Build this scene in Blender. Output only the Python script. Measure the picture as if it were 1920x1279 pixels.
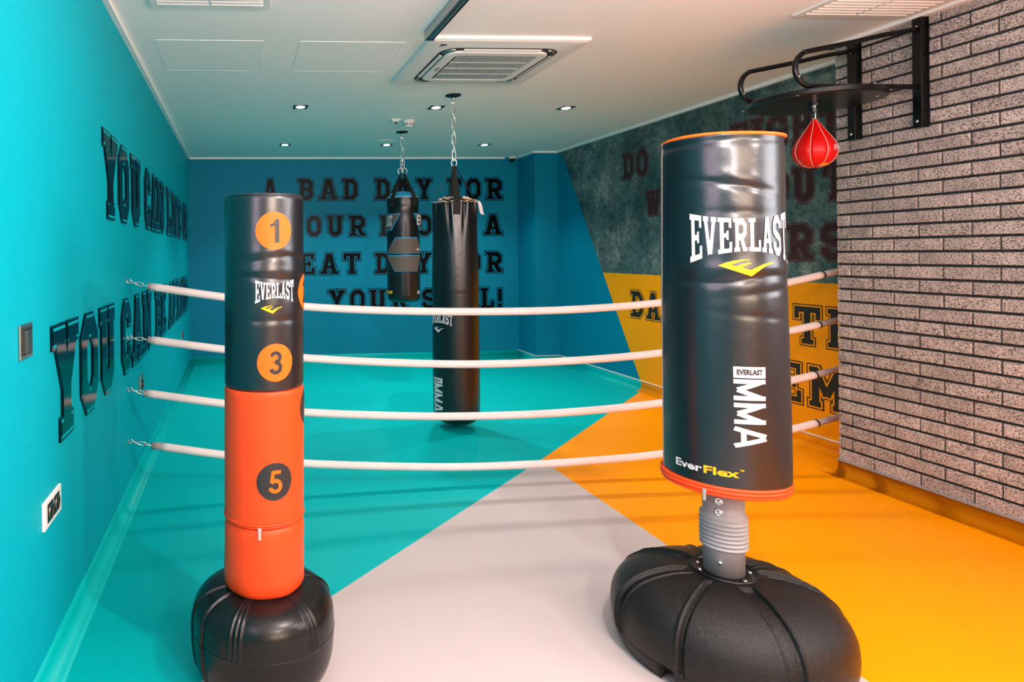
import bpy, bmesh, math, random
from mathutils import Matrix, Vector
random.seed(7)
C = bpy.context.scene.collection
PI = math.pi
for o in list(bpy.data.objects): bpy.data.objects.remove(o)

# ------------------------------------------------------------------ camera, world, light, exposure
cam_d = bpy.data.cameras.new('camera'); cam = bpy.data.objects.new('camera', cam_d); C.objects.link(cam)
RT = (.997980459, -.0626266846, -.0106254805); FW = (.0626156865, .998036779, -.00136493119); UP = (.0106901014, .000696852899, .999942616)
cam.matrix_world = Matrix(((RT[0], UP[0], -FW[0], 0), (RT[1], UP[1], -FW[1], 0), (RT[2], UP[2], -FW[2], 1.4), (0, 0, 0, 1)))
cam_d.sensor_width = 36; cam_d.lens = 1188.993 / 1920 * 36
cam_d.shift_x = (960 - 524.48) / 1920; cam_d.shift_y = (479.488 - 639.5) / 1920
cam_d.clip_start = .02
bpy.context.scene.camera = cam
w = bpy.data.worlds.new('world'); bpy.context.scene.world = w; w.use_nodes = True
w.node_tree.nodes['Background'].inputs[0].default_value = (.75, .85, 1, 1)
w.node_tree.nodes['Background'].inputs[1].default_value = .3
vs = bpy.context.scene.view_settings
vs.view_transform = 'Standard'; vs.look = 'None'; vs.gamma = 1; vs.use_curve_mapping = False; vs.exposure = 0.0
bpy.context.scene.cycles.max_bounces = 10; bpy.context.scene.cycles.diffuse_bounces = 5
bpy.context.scene.cycles.sample_clamp_indirect = 6

H = 2.664            # ceiling height
XL, XR, XB = -.654, 4.009, 3.70   # left wall, graphic wall, brick face
YB, YBR = 8.236, 3.71             # back wall, end of brick wall
YF = -3.2                         # wall behind the camera

def area(name, loc, rot, sx, sy, power, col):
    d = bpy.data.lights.new(name, 'AREA'); d.shape = 'RECTANGLE'; d.size = sx; d.size_y = sy; d.energy = power; d.color = col
    o = bpy.data.objects.new(name, d); C.objects.link(o); o.location = loc; o.rotation_euler = rot; return o
# lights added at the unseen end of the room for bag highlights and fill
area('added_light_rear', (2.2, YF + .06, 1.98), (PI / 2, 0, 0), 2.6, 1.1, 115, (1, .74, .54))
area('added_light_left', (XL + .06, .3, 1.95), (0, -PI / 2, 0), 1.0, 1.5, 18, (.80, .66, 1))
area('added_light_right', (XB - .06, .8, 1.9), (0, PI / 2, 0), 1.1, 1.4, 36, (.90, .93, 1))
def spot(name, loc, target, power, ang, blend, col=(1, .93, .86), rad=.03):
    d = bpy.data.lights.new(name, 'SPOT'); d.energy = power; d.spot_size = math.radians(ang); d.spot_blend = blend; d.color = col; d.shadow_soft_size = rad
    o = bpy.data.objects.new(name, d); C.objects.link(o); o.location = loc
    o.rotation_euler = (Vector(target) - Vector(loc)).to_track_quat('-Z', 'Y').to_euler(); return o
# heads of the ceiling light track and ceiling downlights, out of the frame
def bulb(loc, power, col=(1, .88, .86)):
    d = bpy.data.lights.new('track_lamp', 'POINT'); d.energy = power; d.color = col; d.shadow_soft_size = .03
    o = bpy.data.objects.new('track_lamp', d); C.objects.link(o); o.location = loc; return o
bulb((1.09, 1.0, 2.16), 74); bulb((1.09, -.4, 2.16), 95); bulb((2.5, .5, 2.18), 50)
spot('track_spot_light', (1.09, 1.0, 2.45), (-.4, 2.5, .3), 36, 110, .6)

# ------------------------------------------------------------------ materials
def srgb(r, g, b):
    f = lambda c: (c / 255 / 12.92) if c / 255 <= .04045 else ((c / 255 + .055) / 1.055) ** 2.4
    return (f(r), f(g), f(b), 1)
def mat(name, col, rough=.5, metal=0, bump=0, bscale=80, var=0, vscale=3, coat=0, emit=None, es=0, spec=.5):
    m = bpy.data.materials.new(name); m.use_nodes = True; nt = m.node_tree; b = nt.nodes['Principled BSDF']
    b.inputs['Base Color'].default_value = col; b.inputs['Roughness'].default_value = rough; b.inputs['Metallic'].default_value = metal
    b.inputs['Coat Weight'].default_value = coat; b.inputs['Specular IOR Level'].default_value = spec
    if emit: b.inputs['Emission Color'].default_value = emit; b.inputs['Emission Strength'].default_value = es
    if bump or var:
        tc = nt.nodes.new('ShaderNodeTexCoord')
    if bump:
        n = nt.nodes.new('ShaderNodeTexNoise'); n.inputs['Scale'].default_value = bscale; n.inputs['Detail'].default_value = 3
        bp = nt.nodes.new('ShaderNodeBump'); bp.inputs['Strength'].default_value = bump; bp.inputs['Distance'].default_value = .004
        nt.links.new(tc.outputs['Object'], n.inputs['Vector']); nt.links.new(n.outputs['Fac'], bp.inputs['Height']); nt.links.new(bp.outputs['Normal'], b.inputs['Normal'])
    if var:
        n2 = nt.nodes.new('ShaderNodeTexNoise'); n2.inputs['Scale'].default_value = vscale; n2.inputs['Detail'].default_value = 5
        mx = nt.nodes.new('ShaderNodeMix'); mx.data_type = 'RGBA'
        mx.inputs[6].default_value = tuple(c * (1 - var) for c in col[:3]) + (1,); mx.inputs[7].default_value = tuple(min(1, c * (1 + var)) for c in col[:3]) + (1,)
        nt.links.new(tc.outputs['Object'], n2.inputs['Vector']); nt.links.new(n2.outputs['Fac'], mx.inputs[0]); nt.links.new(mx.outputs[2], b.inputs['Base Color'])
    return m
M = {}
M['teal_wall'] = mat('teal_wall', (.0, .39, .48, 1), .55, bump=.6, bscale=260, spec=.10)
M['teal_back'] = mat('teal_back', (.0, .21, .34, 1), .5, bump=.12, bscale=200, var=.05, vscale=2, spec=.12)
M['teal_floor'] = mat('teal_floor', (.0, .40, .40, 1), .38, bump=.04, bscale=30, spec=.10)
M['orange_floor'] = mat('orange_floor', (.90, .30, .0, 1), .38, bump=.04, bscale=30, spec=.10)
M['grey_floor'] = mat('grey_floor', (.50, .44, .43, 1), .42, bump=.03, bscale=30, spec=.2)
M['ceiling'] = mat('ceiling_paint', (.93, .90, .89, 1), .5, bump=.03, bscale=60, spec=.15)
M['white'] = mat('white_plastic', (.8, .79, .77, 1), .35)
M['trim'] = mat('trim_white', (.85, .84, .82, 1), .4)
M['orange_paint'] = mat('orange_paint', (.92, .34, .0, 1), .5, var=.03, spec=.15)
M['black_vinyl'] = mat('black_vinyl', (.003, .005, .008, 1), .29, bump=.2, bscale=28, spec=.8)
M['black_leather'] = mat('black_leather', (.004, .004, .005, 1), .30, bump=.3, bscale=22, spec=.7)
M['orange_vinyl'] = mat('orange_vinyl', (.90, .062, .008, 1), .42, bump=.12, bscale=25, spec=.3)
M['orange_print'] = mat('orange_print', (.95, .13, .008, 1), .45, spec=.25)
M['black_print'] = mat('black_print', (.014, .014, .015, 1), .45)
M['white_print'] = mat('white_print', (.70, .66, .68, 1), .45, spec=.3)
M['yellow_print'] = mat('yellow_print', (.85, .43, .015, 1), .45, spec=.2)
M['base_black'] = mat('base_plastic', (.006, .0056, .0056, 1), .30, bump=.6, bscale=330, spec=.35)
M['base_smooth'] = mat('base_plastic_smooth', (.006, .006, .006, 1), .27, bump=.08, bscale=120, spec=.35)
M['black_metal'] = mat('black_metal', (.003, .003, .0035, 1), .28, spec=.35)
M['chrome'] = mat('chrome', (.8, .8, .78, 1), .18, 1)
M['steel'] = mat('steel', (.5, .48, .46, 1), .3, 1)
M['grey_plastic'] = mat('grey_plastic', (.30, .29, .30, 1), .4, spec=.3)
M['rope_white'] = mat('rope_cover', (.78, .66, .64, 1), .45, bump=.3, bscale=50, var=.04)
M['rope_grey'] = mat('rope_core', (.33, .28, .27, 1), .5)
M['strap'] = mat('webbing', (.018, .017, .016, 1), .7, bump=.5, bscale=400, spec=.3)
M['blue_vinyl'] = mat('blue_vinyl', (.02, .32, .58, 1), .4)
M['pad_grey'] = mat('pad_grey', (.095, .070, .058, 1), .5, bump=.2, bscale=60)
M['lining'] = mat('lining', (.60, .42, .28, 1), .6, bump=.4, bscale=50)
M['red_leather'] = mat('red_leather', (.55, .002, .002, 1), .38, bump=.1, bscale=60, spec=.3)
M['piping'] = mat('piping', (.75, .30, .22, 1), .5)
M['letter_black'] = mat('letter_black', (.0015, .003, .005, 1), .3, spec=.08)
M['letter_gloss'] = mat('letter_gloss', (.0, .007, .011, 1), .08, spec=.22)
M['letter_brown'] = mat('letter_brown', (.055, .022, .026, 1), .6, var=.5, vscale=14, spec=.2)
M['letter_ink'] = mat('letter_ink', (.012, .009, .004, 1), .6, var=.6, vscale=30)
M['letter_edge'] = mat('letter_edge', (.15, .12, .12, 1), .6, var=.4, vscale=14, spec=.2)
M['lamp'] = mat('lamp_glow', (1, 1, 1, 1), .5, emit=(1, .93, .85, 1), es=14)
M['dark_slot'] = mat('dark_slot', (.02, .02, .02, 1), .6)
M['dark_steel'] = mat('dark_steel', (.16, .15, .14, 1), .3, .9)
M['mortar'] = mat('mortar', (.018, .021, .024, 1), .8)
M['window_glow'] = mat('window_glow', (1, 1, 1, 1), .5, emit=(1, .88, .75, 1), es=2)

def brick_material():
    m = bpy.data.materials.new('speckled_brick'); m.use_nodes = True; nt = m.node_tree; b = nt.nodes['Principled BSDF']
    tc = nt.nodes.new('ShaderNodeTexCoord'); oi = nt.nodes.new('ShaderNodeObjectInfo'); geo = nt.nodes.new('ShaderNodeNewGeometry')
    mp = nt.nodes.new('ShaderNodeMapping'); mp.inputs['Scale'].default_value = (1, .55, 1.3)
    nt.links.new(geo.outputs['Position'], mp.inputs['Vector'])
    n = nt.nodes.new('ShaderNodeTexNoise'); n.inputs['Scale'].default_value = 190; n.inputs['Detail'].default_value = 2
    r = nt.nodes.new('ShaderNodeValToRGB'); r.color_ramp.elements[0].position = .40; r.color_ramp.elements[0].color = (.10, .08, .075, 1)
    r.color_ramp.elements[1].position = .50; r.color_ramp.elements[1].color = (.58, .50, .47, 1)
    n2 = nt.nodes.new('ShaderNodeTexNoise'); n2.inputs['Scale'].default_value = 14; n2.inputs['Detail'].default_value = 4
    nt.links.new(geo.outputs['Position'], n2.inputs['Vector'])
    mx = nt.nodes.new('ShaderNodeMix'); mx.data_type = 'RGBA'; mx.blend_type = 'MULTIPLY'; mx.inputs[0].default_value = 1
    r2 = nt.nodes.new('ShaderNodeValToRGB'); r2.color_ramp.elements[0].position = .3; r2.color_ramp.elements[0].color = (.72, .70, .70, 1)
    r2.color_ramp.elements[1].position = .7; r2.color_ramp.elements[1].color = (1.05, 1.02, 1.0, 1)
    mr = nt.nodes.new('ShaderNodeMapRange'); mr.inputs['To Min'].default_value = .84; mr.inputs['To Max'].default_value = 1.1
    mx2 = nt.nodes.new('ShaderNodeMix'); mx2.data_type = 'RGBA'; mx2.blend_type = 'MULTIPLY'; mx2.inputs[0].default_value = 1
    nt.links.new(mp.outputs[0], n.inputs['Vector']); nt.links.new(n.outputs['Fac'], r.inputs[0]); nt.links.new(n2.outputs['Fac'], r2.inputs[0])
    nt.links.new(r.outputs[0], mx.inputs[6]); nt.links.new(r2.outputs[0], mx.inputs[7])
    nt.links.new(oi.outputs['Random'], mr.inputs['Value']); nt.links.new(mx.outputs[2], mx2.inputs[6]); nt.links.new(mr.outputs[0], mx2.inputs[7])
    nt.links.new(mx2.outputs[2], b.inputs['Base Color']); b.inputs['Roughness'].default_value = .75
    bp = nt.nodes.new('ShaderNodeBump'); bp.inputs['Strength'].default_value = .5; bp.inputs['Distance'].default_value = .002
    nt.links.new(n.outputs['Fac'], bp.inputs['Height']); nt.links.new(bp.outputs['Normal'], b.inputs['Normal'])
    return m
M['brick'] = brick_material()
def concrete_material():
    m = bpy.data.materials.new('concrete_print'); m.use_nodes = True; nt = m.node_tree; b = nt.nodes['Principled BSDF']
    geo = nt.nodes.new('ShaderNodeNewGeometry')
    def noise(s, d, sc=(1, 1, 1)):
        mp = nt.nodes.new('ShaderNodeMapping'); mp.inputs['Scale'].default_value = sc
        n = nt.nodes.new('ShaderNodeTexNoise'); n.inputs['Scale'].default_value = s; n.inputs['Detail'].default_value = d; n.inputs['Roughness'].default_value = .7
        nt.links.new(geo.outputs['Position'], mp.inputs['Vector']); nt.links.new(mp.outputs[0], n.inputs['Vector']); return n
    def ramp(n, stops):
        r = nt.nodes.new('ShaderNodeValToRGB'); e = r.color_ramp.elements
        e[0].position, e[0].color = stops[0]; e[1].position, e[1].color = stops[-1]
        for p, c in stops[1:-1]:
            x = e.new(p); x.color = c
        nt.links.new(n.outputs['Fac'], r.inputs[0]); return r
    a = ramp(noise(2.2, 8), [(.36, (.030, .085, .088, 1)), (.50, (.10, .16, .155, 1)), (.64, (.30, .32, .30, 1))])
    v = ramp(noise(1.3, 3, (1, 3.2, .25)), [(.35, (.55, .6, .6, 1)), (.65, (1.15, 1.15, 1.15, 1))])
    s = ramp(noise(22, 6), [(.36, (.35, .42, .42, 1)), (.56, (1.1, 1.1, 1.1, 1))])
    x1 = nt.nodes.new('ShaderNodeMix'); x1.data_type = 'RGBA'; x1.blend_type = 'MULTIPLY'; x1.inputs[0].default_value = 1
    x2 = nt.nodes.new('ShaderNodeMix'); x2.data_type = 'RGBA'; x2.blend_type = 'MULTIPLY'; x2.inputs[0].default_value = 1
    nt.links.new(a.outputs[0], x1.inputs[6]); nt.links.new(v.outputs[0], x1.inputs[7]); nt.links.new(x1.outputs[2], x2.inputs[6]); nt.links.new(s.outputs[0], x2.inputs[7])
    nt.links.new(x2.outputs[2], b.inputs['Base Color']); b.inputs['Roughness'].default_value = .6
    return m
M['concrete'] = concrete_material()

# ------------------------------------------------------------------ helpers
def obj(name, bm, m, parent=None, smooth=False, kind=None):
    if isinstance(bm, bmesh.types.BMesh):
        me = bpy.data.meshes.new(name); bm.to_mesh(me); bm.free()
    else: me = bm
    if not me.materials:
        for q in (m if isinstance(m, (list, tuple)) else [m]): me.materials.append(M[q] if isinstance(q, str) else q)
    if smooth:
        for p in me.polygons: p.use_smooth = True
    o = bpy.data.objects.new(name, me); C.objects.link(o)
    if parent: o.parent = parent
    if kind: o['kind'] = kind
    return o
def thing(name, label, cat, loc=(0, 0, 0), rotz=0, group=None):
    o = bpy.data.objects.new(name, None); C.objects.link(o); o.location = loc; o.rotation_euler = (0, 0, rotz)
    o.empty_display_size = .1; o['label'] = label; o['category'] = cat
    if group: o['group'] = group
    return o
def tag(o, label, cat, group=None):
    o['label'] = label; o['category'] = cat
    if group: o['group'] = group
    return o
def box(bm, x0, x1, y0, y1, z0, z1, bev=0):
    g = bmesh.ops.create_cube(bm, size=1); vs_ = g['verts']
    for v in vs_: v.co = Vector((x0 + (v.co.x + .5) * (x1 - x0), y0 + (v.co.y + .5) * (y1 - y0), z0 + (v.co.z + .5) * (z1 - z0)))
    if bev:
        es = list({e for v in vs_ for e in v.link_edges}); bmesh.ops.bevel(bm, geom=es, offset=bev, segments=2, profile=.5, affect='EDGES')
    return bm
def bxo(name, dims, m, parent=None, bev=0, kind=None):
    return obj(name, box(bmesh.new(), *dims, bev), m, parent, kind=kind)
def lathe(prof, n=64, cx=None, disp=None, cap0=False, cap1=False, along=False):
    """prof: list of (r, z); disp(phi, r, z) -> radial offset; cx(z) -> x offset of the axis"""
    bm = bmesh.new(); rings = []
    for k_, (r, z) in enumerate(prof):
        ring = []
        if along:      # push along the normal of the profile, not just outward
            p0, p1 = prof[max(0, k_ - 1)], prof[min(len(prof) - 1, k_ + 1)]; t = Vector((p1[0] - p0[0], p1[1] - p0[1])).normalized(); nr, nz = t.y, -t.x
        else: nr, nz = 1, 0
        for i in range(n):
            a = 2 * PI * i / n; dd = disp(a, r, z) if disp else 0; rr = r + dd * nr
            ring.append(bm.verts.new((rr * math.cos(a) + (cx(z) if cx else 0), rr * math.sin(a), z + dd * nz)))
        rings.append(ring)
    for a, b in zip(rings, rings[1:]):
        for i in range(n): bm.faces.new((a[i], a[(i + 1) % n], b[(i + 1) % n], b[i]))
    if cap0: bm.faces.new(rings[0][::-1])
    if cap1: bm.faces.new(rings[-1])
    bmesh.ops.recalc_face_normals(bm, faces=bm.faces)
    return bm
def tube(pts, r, n=12, closed=False, bm=None, cap=True):
    bm = bm or bmesh.new(); pts = [Vector(p) for p in pts]; N = len(pts); rings = []; prev = None
    for i, p in enumerate(pts):
        if closed: t = (pts[(i + 1) % N] - pts[i - 1]).normalized()
        else: t = (pts[min(i + 1, N - 1)] - pts[max(i - 1, 0)]).normalized()
        if prev is None:
            u = t.orthogonal().normalized()
        else: u = (prev - t * prev.dot(t)).normalized()
        prev = u; v = t.cross(u); rr = r(i / (N - 1)) if callable(r) else r
        rings.append([bm.verts.new(p + (u * math.cos(2 * PI * k / n) + v * math.sin(2 * PI * k / n)) * rr) for k in range(n)])
    R = list(zip(rings, rings[1:])) + ([(rings[-1], rings[0])] if closed else [])
    for a, b in R:
        for k in range(n): bm.faces.new((a[k], a[(k + 1) % n], b[(k + 1) % n], b[k]))
    if cap and not closed: bm.faces.new(rings[0][::-1]); bm.faces.new(rings[-1])
    return bm
def smooth_path(pts, n=12):
    P_ = [Vector(p) for p in pts]; P_ = [P_[0] * 2 - P_[1]] + P_ + [P_[-1] * 2 - P_[-2]]; out = []
    for i in range(1, len(P_) - 2):
        p0, p1, p2, p3 = P_[i - 1:i + 3]
        for k in range(n):
            t = k / n; out.append(.5 * ((2 * p1) + (p2 - p0) * t + (2 * p0 - 5 * p1 + 4 * p2 - p3) * t * t + (3 * p1 - p0 - 3 * p2 + p3) * t ** 3))
    out.append(P_[-2]); return out
def cyl_bm(r, z0, z1, n=32, bm=None, bev=0):
    p = [(r - bev, z0), (r, z0 + bev), (r, z1 - bev), (r - bev, z1)] if bev else [(r, z0), (r, z1)]
    return lathe(p, n, cap0=True, cap1=True)
def dome(z0, r, h, n=6):   # profile helper
    return [(r * math.cos(PI / 2 * i / n), z0 + h * math.sin(PI / 2 * i / n)) for i in range(n)] + [(.001, z0 + h)]

# ------------------------------------------------------------------ 2D shapes: block letters built from strokes
def oct_path(x0, x1, y0, y1, c): return [(x0 + c, y0), (x1 - c, y0), (x1, y0 + c), (x1, y1 - c), (x1 - c, y1), (x0 + c, y1), (x0, y1 - c), (x0, y0 + c)]
T = .19; S_ = .12
def serif(x, y, a=.17, b=.17): return ([(x - a, y), (x + b, y)], S_, False)
L0, L1, MID = .20, .60, .40
GL = {
 'O': [(oct_path(.11, .69, .095, .905, .17), T, True)],
 'Q': [],
 'D': [([(.21, .095), (.52, .095), (.68, .26), (.68, .74), (.52, .905), (.21, .905)], T, True), ([(.0, .06), (.21, .06)], S_, False), ([(.0, .94), (.21, .94)], S_, False)],
 'B': [([(.21, .095), (.54, .095), (.68, .2), (.68, .38), (.56, .5), (.68, .62), (.68, .8), (.54, .905), (.21, .905)], T, True), ([(.21, .5), (.56, .5)], T * .8, False), serif(.15, .06, .15, .05), serif(.15, .94, .15, .05)],
 'R': [([(.21, .1), (.21, .905), (.54, .905), (.68, .78), (.68, .56), (.54, .44), (.21, .44)], T, False), ([(.46, .42), (.64, .06)], T, False), serif(.21, .06), serif(.65, .06, .1, .15), serif(.15, .94, .15, .05)],
 'A': [([(.17, .06), (.36, .95)], T * .95, False), ([(.63, .06), (.44, .95)], T * .95, False), ([(.25, .33), (.55, .33)], S_, False), serif(.16, .06, .16, .16), serif(.64, .06, .16, .16), ([(.28, .95), (.52, .95)], .1, False)],
 'Y': [([(.15, .94), (.4, .46)], T, False), ([(.65, .94), (.4, .46)], T, False), ([(.4, .5), (.4, .05)], T, False), serif(.4, .06), serif(.15, .94, .15, .17), serif(.65, .94, .17, .15)],
 'V': [([(.15, .94), (.37, .05)], T, False), ([(.65, .94), (.43, .05)], T, False), serif(.15, .94, .15, .17), serif(.65, .94, .17, .15)],
 'W': [([(.1, .94), (.24, .05)], T * .9, False), ([(.4, .94), (.26, .05)], T * .9, False), ([(.4, .94), (.54, .05)], T * .9, False), ([(.7, .94), (.56, .05)], T * .9, False), serif(.1, .94, .1, .14), serif(.7, .94, .14, .1), serif(.4, .94, .1, .1)],
 'U': [([(.19, .94), (.19, .24), (.33, .095), (.47, .095), (.61, .24), (.61, .94)], T, False), serif(.19, .94, .17, .14), serif(.61, .94, .14, .17)],
 'E': [([(.21, .06), (.21, .94)], T, False), ([(.02, .06), (.7, .06)], S_, False), ([(.02, .94), (.68, .94)], S_, False), ([(.2, .5), (.48, .5)], S_, False), ([(.49, .37), (.49, .63)], .1, False), ([(.64, .0), (.64, .3)], S_, False), ([(.62, 1), (.62, .72)], S_, False)],
 'F': [([(.23, .06), (.23, .94)], T, False), ([(.04, .06), (.42, .06)], S_, False), ([(.02, .94), (.7, .94)], S_, False), ([(.2, .5), (.5, .5)], S_, False), ([(.51, .37), (.51, .63)], .1, False), ([(.64, 1), (.64, .7)], S_, False)],
 'L': [([(.23, .06), (.23, .94)], T, False), ([(.04, .06), (.7, .06)], S_, False), ([(.04, .94), (.42, .94)], S_, False), ([(.64, .0), (.64, .34)], S_, False)],
 'T': [([(.4, .06), (.4, .94)], T, False), ([(.02, .93), (.78, .93)], .14, False), serif(.4, .06), ([(.08, 1), (.08, .68)], S_, False), ([(.72, 1), (.72, .68)], S_, False)],
 'I': [([(.3, .06), (.3, .94)], T, False), ([(.1, .06), (.5, .06)], S_, False), ([(.1, .94), (.5, .94)], S_, False)],
 'G': [([(.67, .68), (.67, .76), (.52, .905), (.28, .905), (.12, .74), (.12, .26), (.28, .095), (.5, .095), (.67, .2), (.67, .44)], T, False), ([(.42, .45), (.78, .45)], S_, False)],
 'C': [([(.67, .66), (.67, .76), (.52, .905), (.28, .905), (.12, .74), (.12, .26), (.28, .095), (.52, .095), (.67, .24), (.67, .34)], T, False)],
 'S': [([(.66, .68), (.66, .78), (.53, .905), (.27, .905), (.13, .79), (.13, .62), (.26, .54), (.54, .46), (.67, .38), (.67, .21), (.53, .095), (.27, .095), (.14, .22), (.14, .32)], T, False)],
 'H': [([(.18, .06), (.18, .94)], T, False), ([(.62, .06), (.62, .94)], T, False), ([(.18, .5), (.62, .5)], S_, False), serif(.18, .06), serif(.18, .94), serif(.62, .06), serif(.62, .94)],
 'N': [([(.16, .06), (.16, .94)], T * .8, False), ([(.64, .06), (.64, .94)], T * .8, False), ([(.16, .94), (.64, .06)], T, False), serif(.14, .06, .14, .15), serif(.12, .94, .12, .12), serif(.64, .94, .16, .14)],
 'M': [([(.14, .06), (.14, .94)], T * .85, False), ([(.66, .06), (.66, .94)], T * .85, False), ([(.14, .94), (.4, .32)], T * .8, False), ([(.66, .94), (.4, .32)], T * .8, False), serif(.12, .06, .12, .14), serif(.68, .06, .14, .12), serif(.1, .94, .1, .1), serif(.7, .94, .1, .1)],
 '!': [([(.3, .32), (.3, .95)], T, False), ([(.3, .02), (.3, .2)], T, False)],
 # plain letters without serifs
 'm': [([(.12, .0), (.12, 1)], .2, False), ([(.88, .0), (.88, 1)], .2, False), ([(.1, .93), (.5, .12)], .2, False), ([(.9, .93), (.5, .12)], .2, False)],
 'a': [([(.1, .0), (.45, 1)], .2, False), ([(.9, .0), (.55, 1)], .2, False), ([(.25, .28), (.75, .28)], .17, False)],
}
def arc(cx, cy, r, a0, a1, n=14, sx=1.0): return [(cx + sx * r * math.cos(math.radians(a0 + (a1 - a0) * i / n)), cy + r * math.sin(math.radians(a0 + (a1 - a0) * i / n))) for i in range(n + 1)]
GL.update({
 '1': [([(.42, 0), (.42, 1)], .18, False), ([(.12, .72), (.27, .76), (.40, .92)], .13, False)],
 '2': [(arc(.31, .70, .215, 172, -25) + [(.30, .30), (.12, .10)], .16, False), ([(.02, .08), (.57, .08)], .16, False)],
 '3': [(arc(.30, .735, .19, 165, -88), .15, False), (arc(.30, .29, .215, 88, -165), .16, False), ([(.24, .53), (.34, .53)], .13, False)],
 '4': [([(.45, 0), (.45, 1)], .18, False), ([(.44, .90), (.07, .34)], .14, False), ([(.0, .28), (.62, .28)], .15, False)],
 '5': [([(.56, .92), (.20, .92)], .16, False), ([(.22, .98), (.15, .47)], .15, False), (arc(.31, .315, .235, 140, -165), .16, False)],
})
def stroke_quads(pts, wd, closed, grow):
    h = wd / 2 + grow; P_ = [Vector((p[0], p[1])) for p in pts]; n = len(P_); out = []
    if not closed:
        if (P_[1] - P_[0]).length > 1e-6:
            P_[0] = P_[0] + (P_[0] - P_[1]).normalized() * grow; P_[-1] = P_[-1] + (P_[-1] - P_[-2]).normalized() * grow
    def nrm(a, b): d = (b - a).normalized(); return Vector((-d.y, d.x))
    offs = []
    for i in range(n):
        if closed or 0 < i < n - 1:
            n1 = nrm(P_[i - 1], P_[i]); n2 = nrm(P_[i], P_[(i + 1) % n]); m = (n1 + n2).normalized(); offs.append(m * (h / max(.35, m.dot(n1))))
        elif i == 0: offs.append(nrm(P_[0], P_[1]) * h)
        else: offs.append(nrm(P_[-2], P_[-1]) * h)
    for i in range(n if closed else n - 1):
        j = (i + 1) % n; out.append([P_[i] + offs[i], P_[i] - offs[i], P_[j] - offs[j], P_[j] + offs[j]])
    return out
def glyph(ch, grow=0, scale_w=1.0):
    q = []
    for pts, wd, cl in GL[ch]: q += stroke_quads(pts, wd * scale_w, cl, grow)
    return q
def flat_mesh(polys, mp, step=None, thick=0):
    """polys in 2D -> mesh mapped by mp(u, v); sliced every step in u so it can follow a curved surface"""
    bm = bmesh.new()
    for q in polys:
        f = bm.faces.new([bm.verts.new((p[0], p[1], 0)) for p in q])
    bm.normal_update()
    for f in list(bm.faces):
        if f.normal.z < 0: f.normal_flip()
    bmesh.ops.triangulate(bm, faces=[f for f in bm.faces if len(f.verts) > 4])
    if step: slice_bm(bm, step)
    for v in bm.verts: v.co = Vector(mp(v.co.x, v.co.y))
    return bm
def slice_bm(bm, step, vstep=None):
    xs = [v.co.x for v in bm.verts]; a = min(xs); b = max(xs); k = int((b - a) / step)
    for i in range(1, k + 1):
        bmesh.ops.bisect_plane(bm, geom=bm.verts[:] + bm.edges[:] + bm.faces[:], plane_co=(a + i * step, 0, 0), plane_no=(1, 0, 0))
    if vstep:
        ys = [v.co.y for v in bm.verts]; a = min(ys); b = max(ys)
        for i in range(1, int((b - a) / vstep) + 1):
            bmesh.ops.bisect_plane(bm, geom=bm.verts[:] + bm.edges[:] + bm.faces[:], plane_co=(0, a + i * vstep, 0), plane_no=(0, 1, 0))
def text_bm(s, height, bold=.02, xs=1.0, center=True):
    """text in Blender's built-in font as a flat bmesh, cap height = height"""
    cu = bpy.data.curves.new('t', 'FONT'); cu.body = s; cu.size = 1; cu.offset = bold; cu.fill_mode = 'FRONT'; cu.resolution_u = 3
    o = bpy.data.objects.new('t', cu); C.objects.link(o); dg = bpy.context.evaluated_depsgraph_get(); dg.update()
    me = bpy.data.meshes.new_from_object(o.evaluated_get(dg)); bm = bmesh.new(); bm.from_mesh(me)
    bpy.data.objects.remove(o); bpy.data.curves.remove(cu); bpy.data.meshes.remove(me)
    x0 = min(v.co.x for v in bm.verts); x1 = max(v.co.x for v in bm.verts); y0 = min(v.co.y for v in bm.verts); y1 = max(v.co.y for v in bm.verts)
    k = height / (y1 - y0)
    for v in bm.verts: v.co = Vector(((v.co.x - (x0 + x1) / 2 * (1 if center else 0) - (0 if center else x0)) * k * xs, (v.co.y - y0) * k, 0))
    return bm
def map_bm(bm, mp, step=.02, vstep=None):
    slice_bm(bm, step, vstep)
    for v in bm.verts: v.co = Vector(mp(v.co.x, v.co.y))
    return bm

# ------------------------------------------------------------------ the room
def poly_floor():
    bm = bmesh.new(); z = 0
    def F(pts, mi):
        f = bm.faces.new([bm.verts.new((x, y, z)) for x, y in pts]); f.material_index = mi
        if f.normal.z < 0: f.normal_flip()
    x0, x1, y0, y1 = XL - .1, XR + .1, YF, YB + .1
    ap = (2.013, 4.156); dl = (x0, ap[1] - (ap[0] - x0) * .955); dr = (x1, ap[1] + (x1 - ap[0]) * .985); ob = (2.02, y0)
    F([dl, ap, dr, (x1, y1), (x0, y1)], 0)
    F([ap, ob, (x1, y0), dr], 1)
    F([dl, (x0, y0), ob, ap], 2)
    r = bmesh.ops.extrude_face_region(bm, geom=bm.faces[:])
    for v in r['geom']:
        if isinstance(v, bmesh.types.BMVert): v.co.z -= .08
    bmesh.ops.recalc_face_normals(bm, faces=bm.faces)
    return bm
obj('floor', poly_floor(), ['teal_floor', 'orange_floor', 'grey_floor'], kind='structure')
bxo('ceiling', (XL - .1, XR + .1, YF, YB + .1, H, H + .1), 'ceiling', kind='structure')
wall_left = bxo('wall_left', (XL - .1, XL, YF, YB + .1, 0, H), 'teal_wall', kind='structure')
wall_back = bxo('wall_back', (XL, XR + .1, YB, YB + .1, 0, H), 'teal_back', kind='structure')
bxo('wall_front', (XL, XR + .1, YF - .1, YF, 0, H), mat('rear_paint', (.55, .48, .42, 1), .6), kind='structure')
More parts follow.
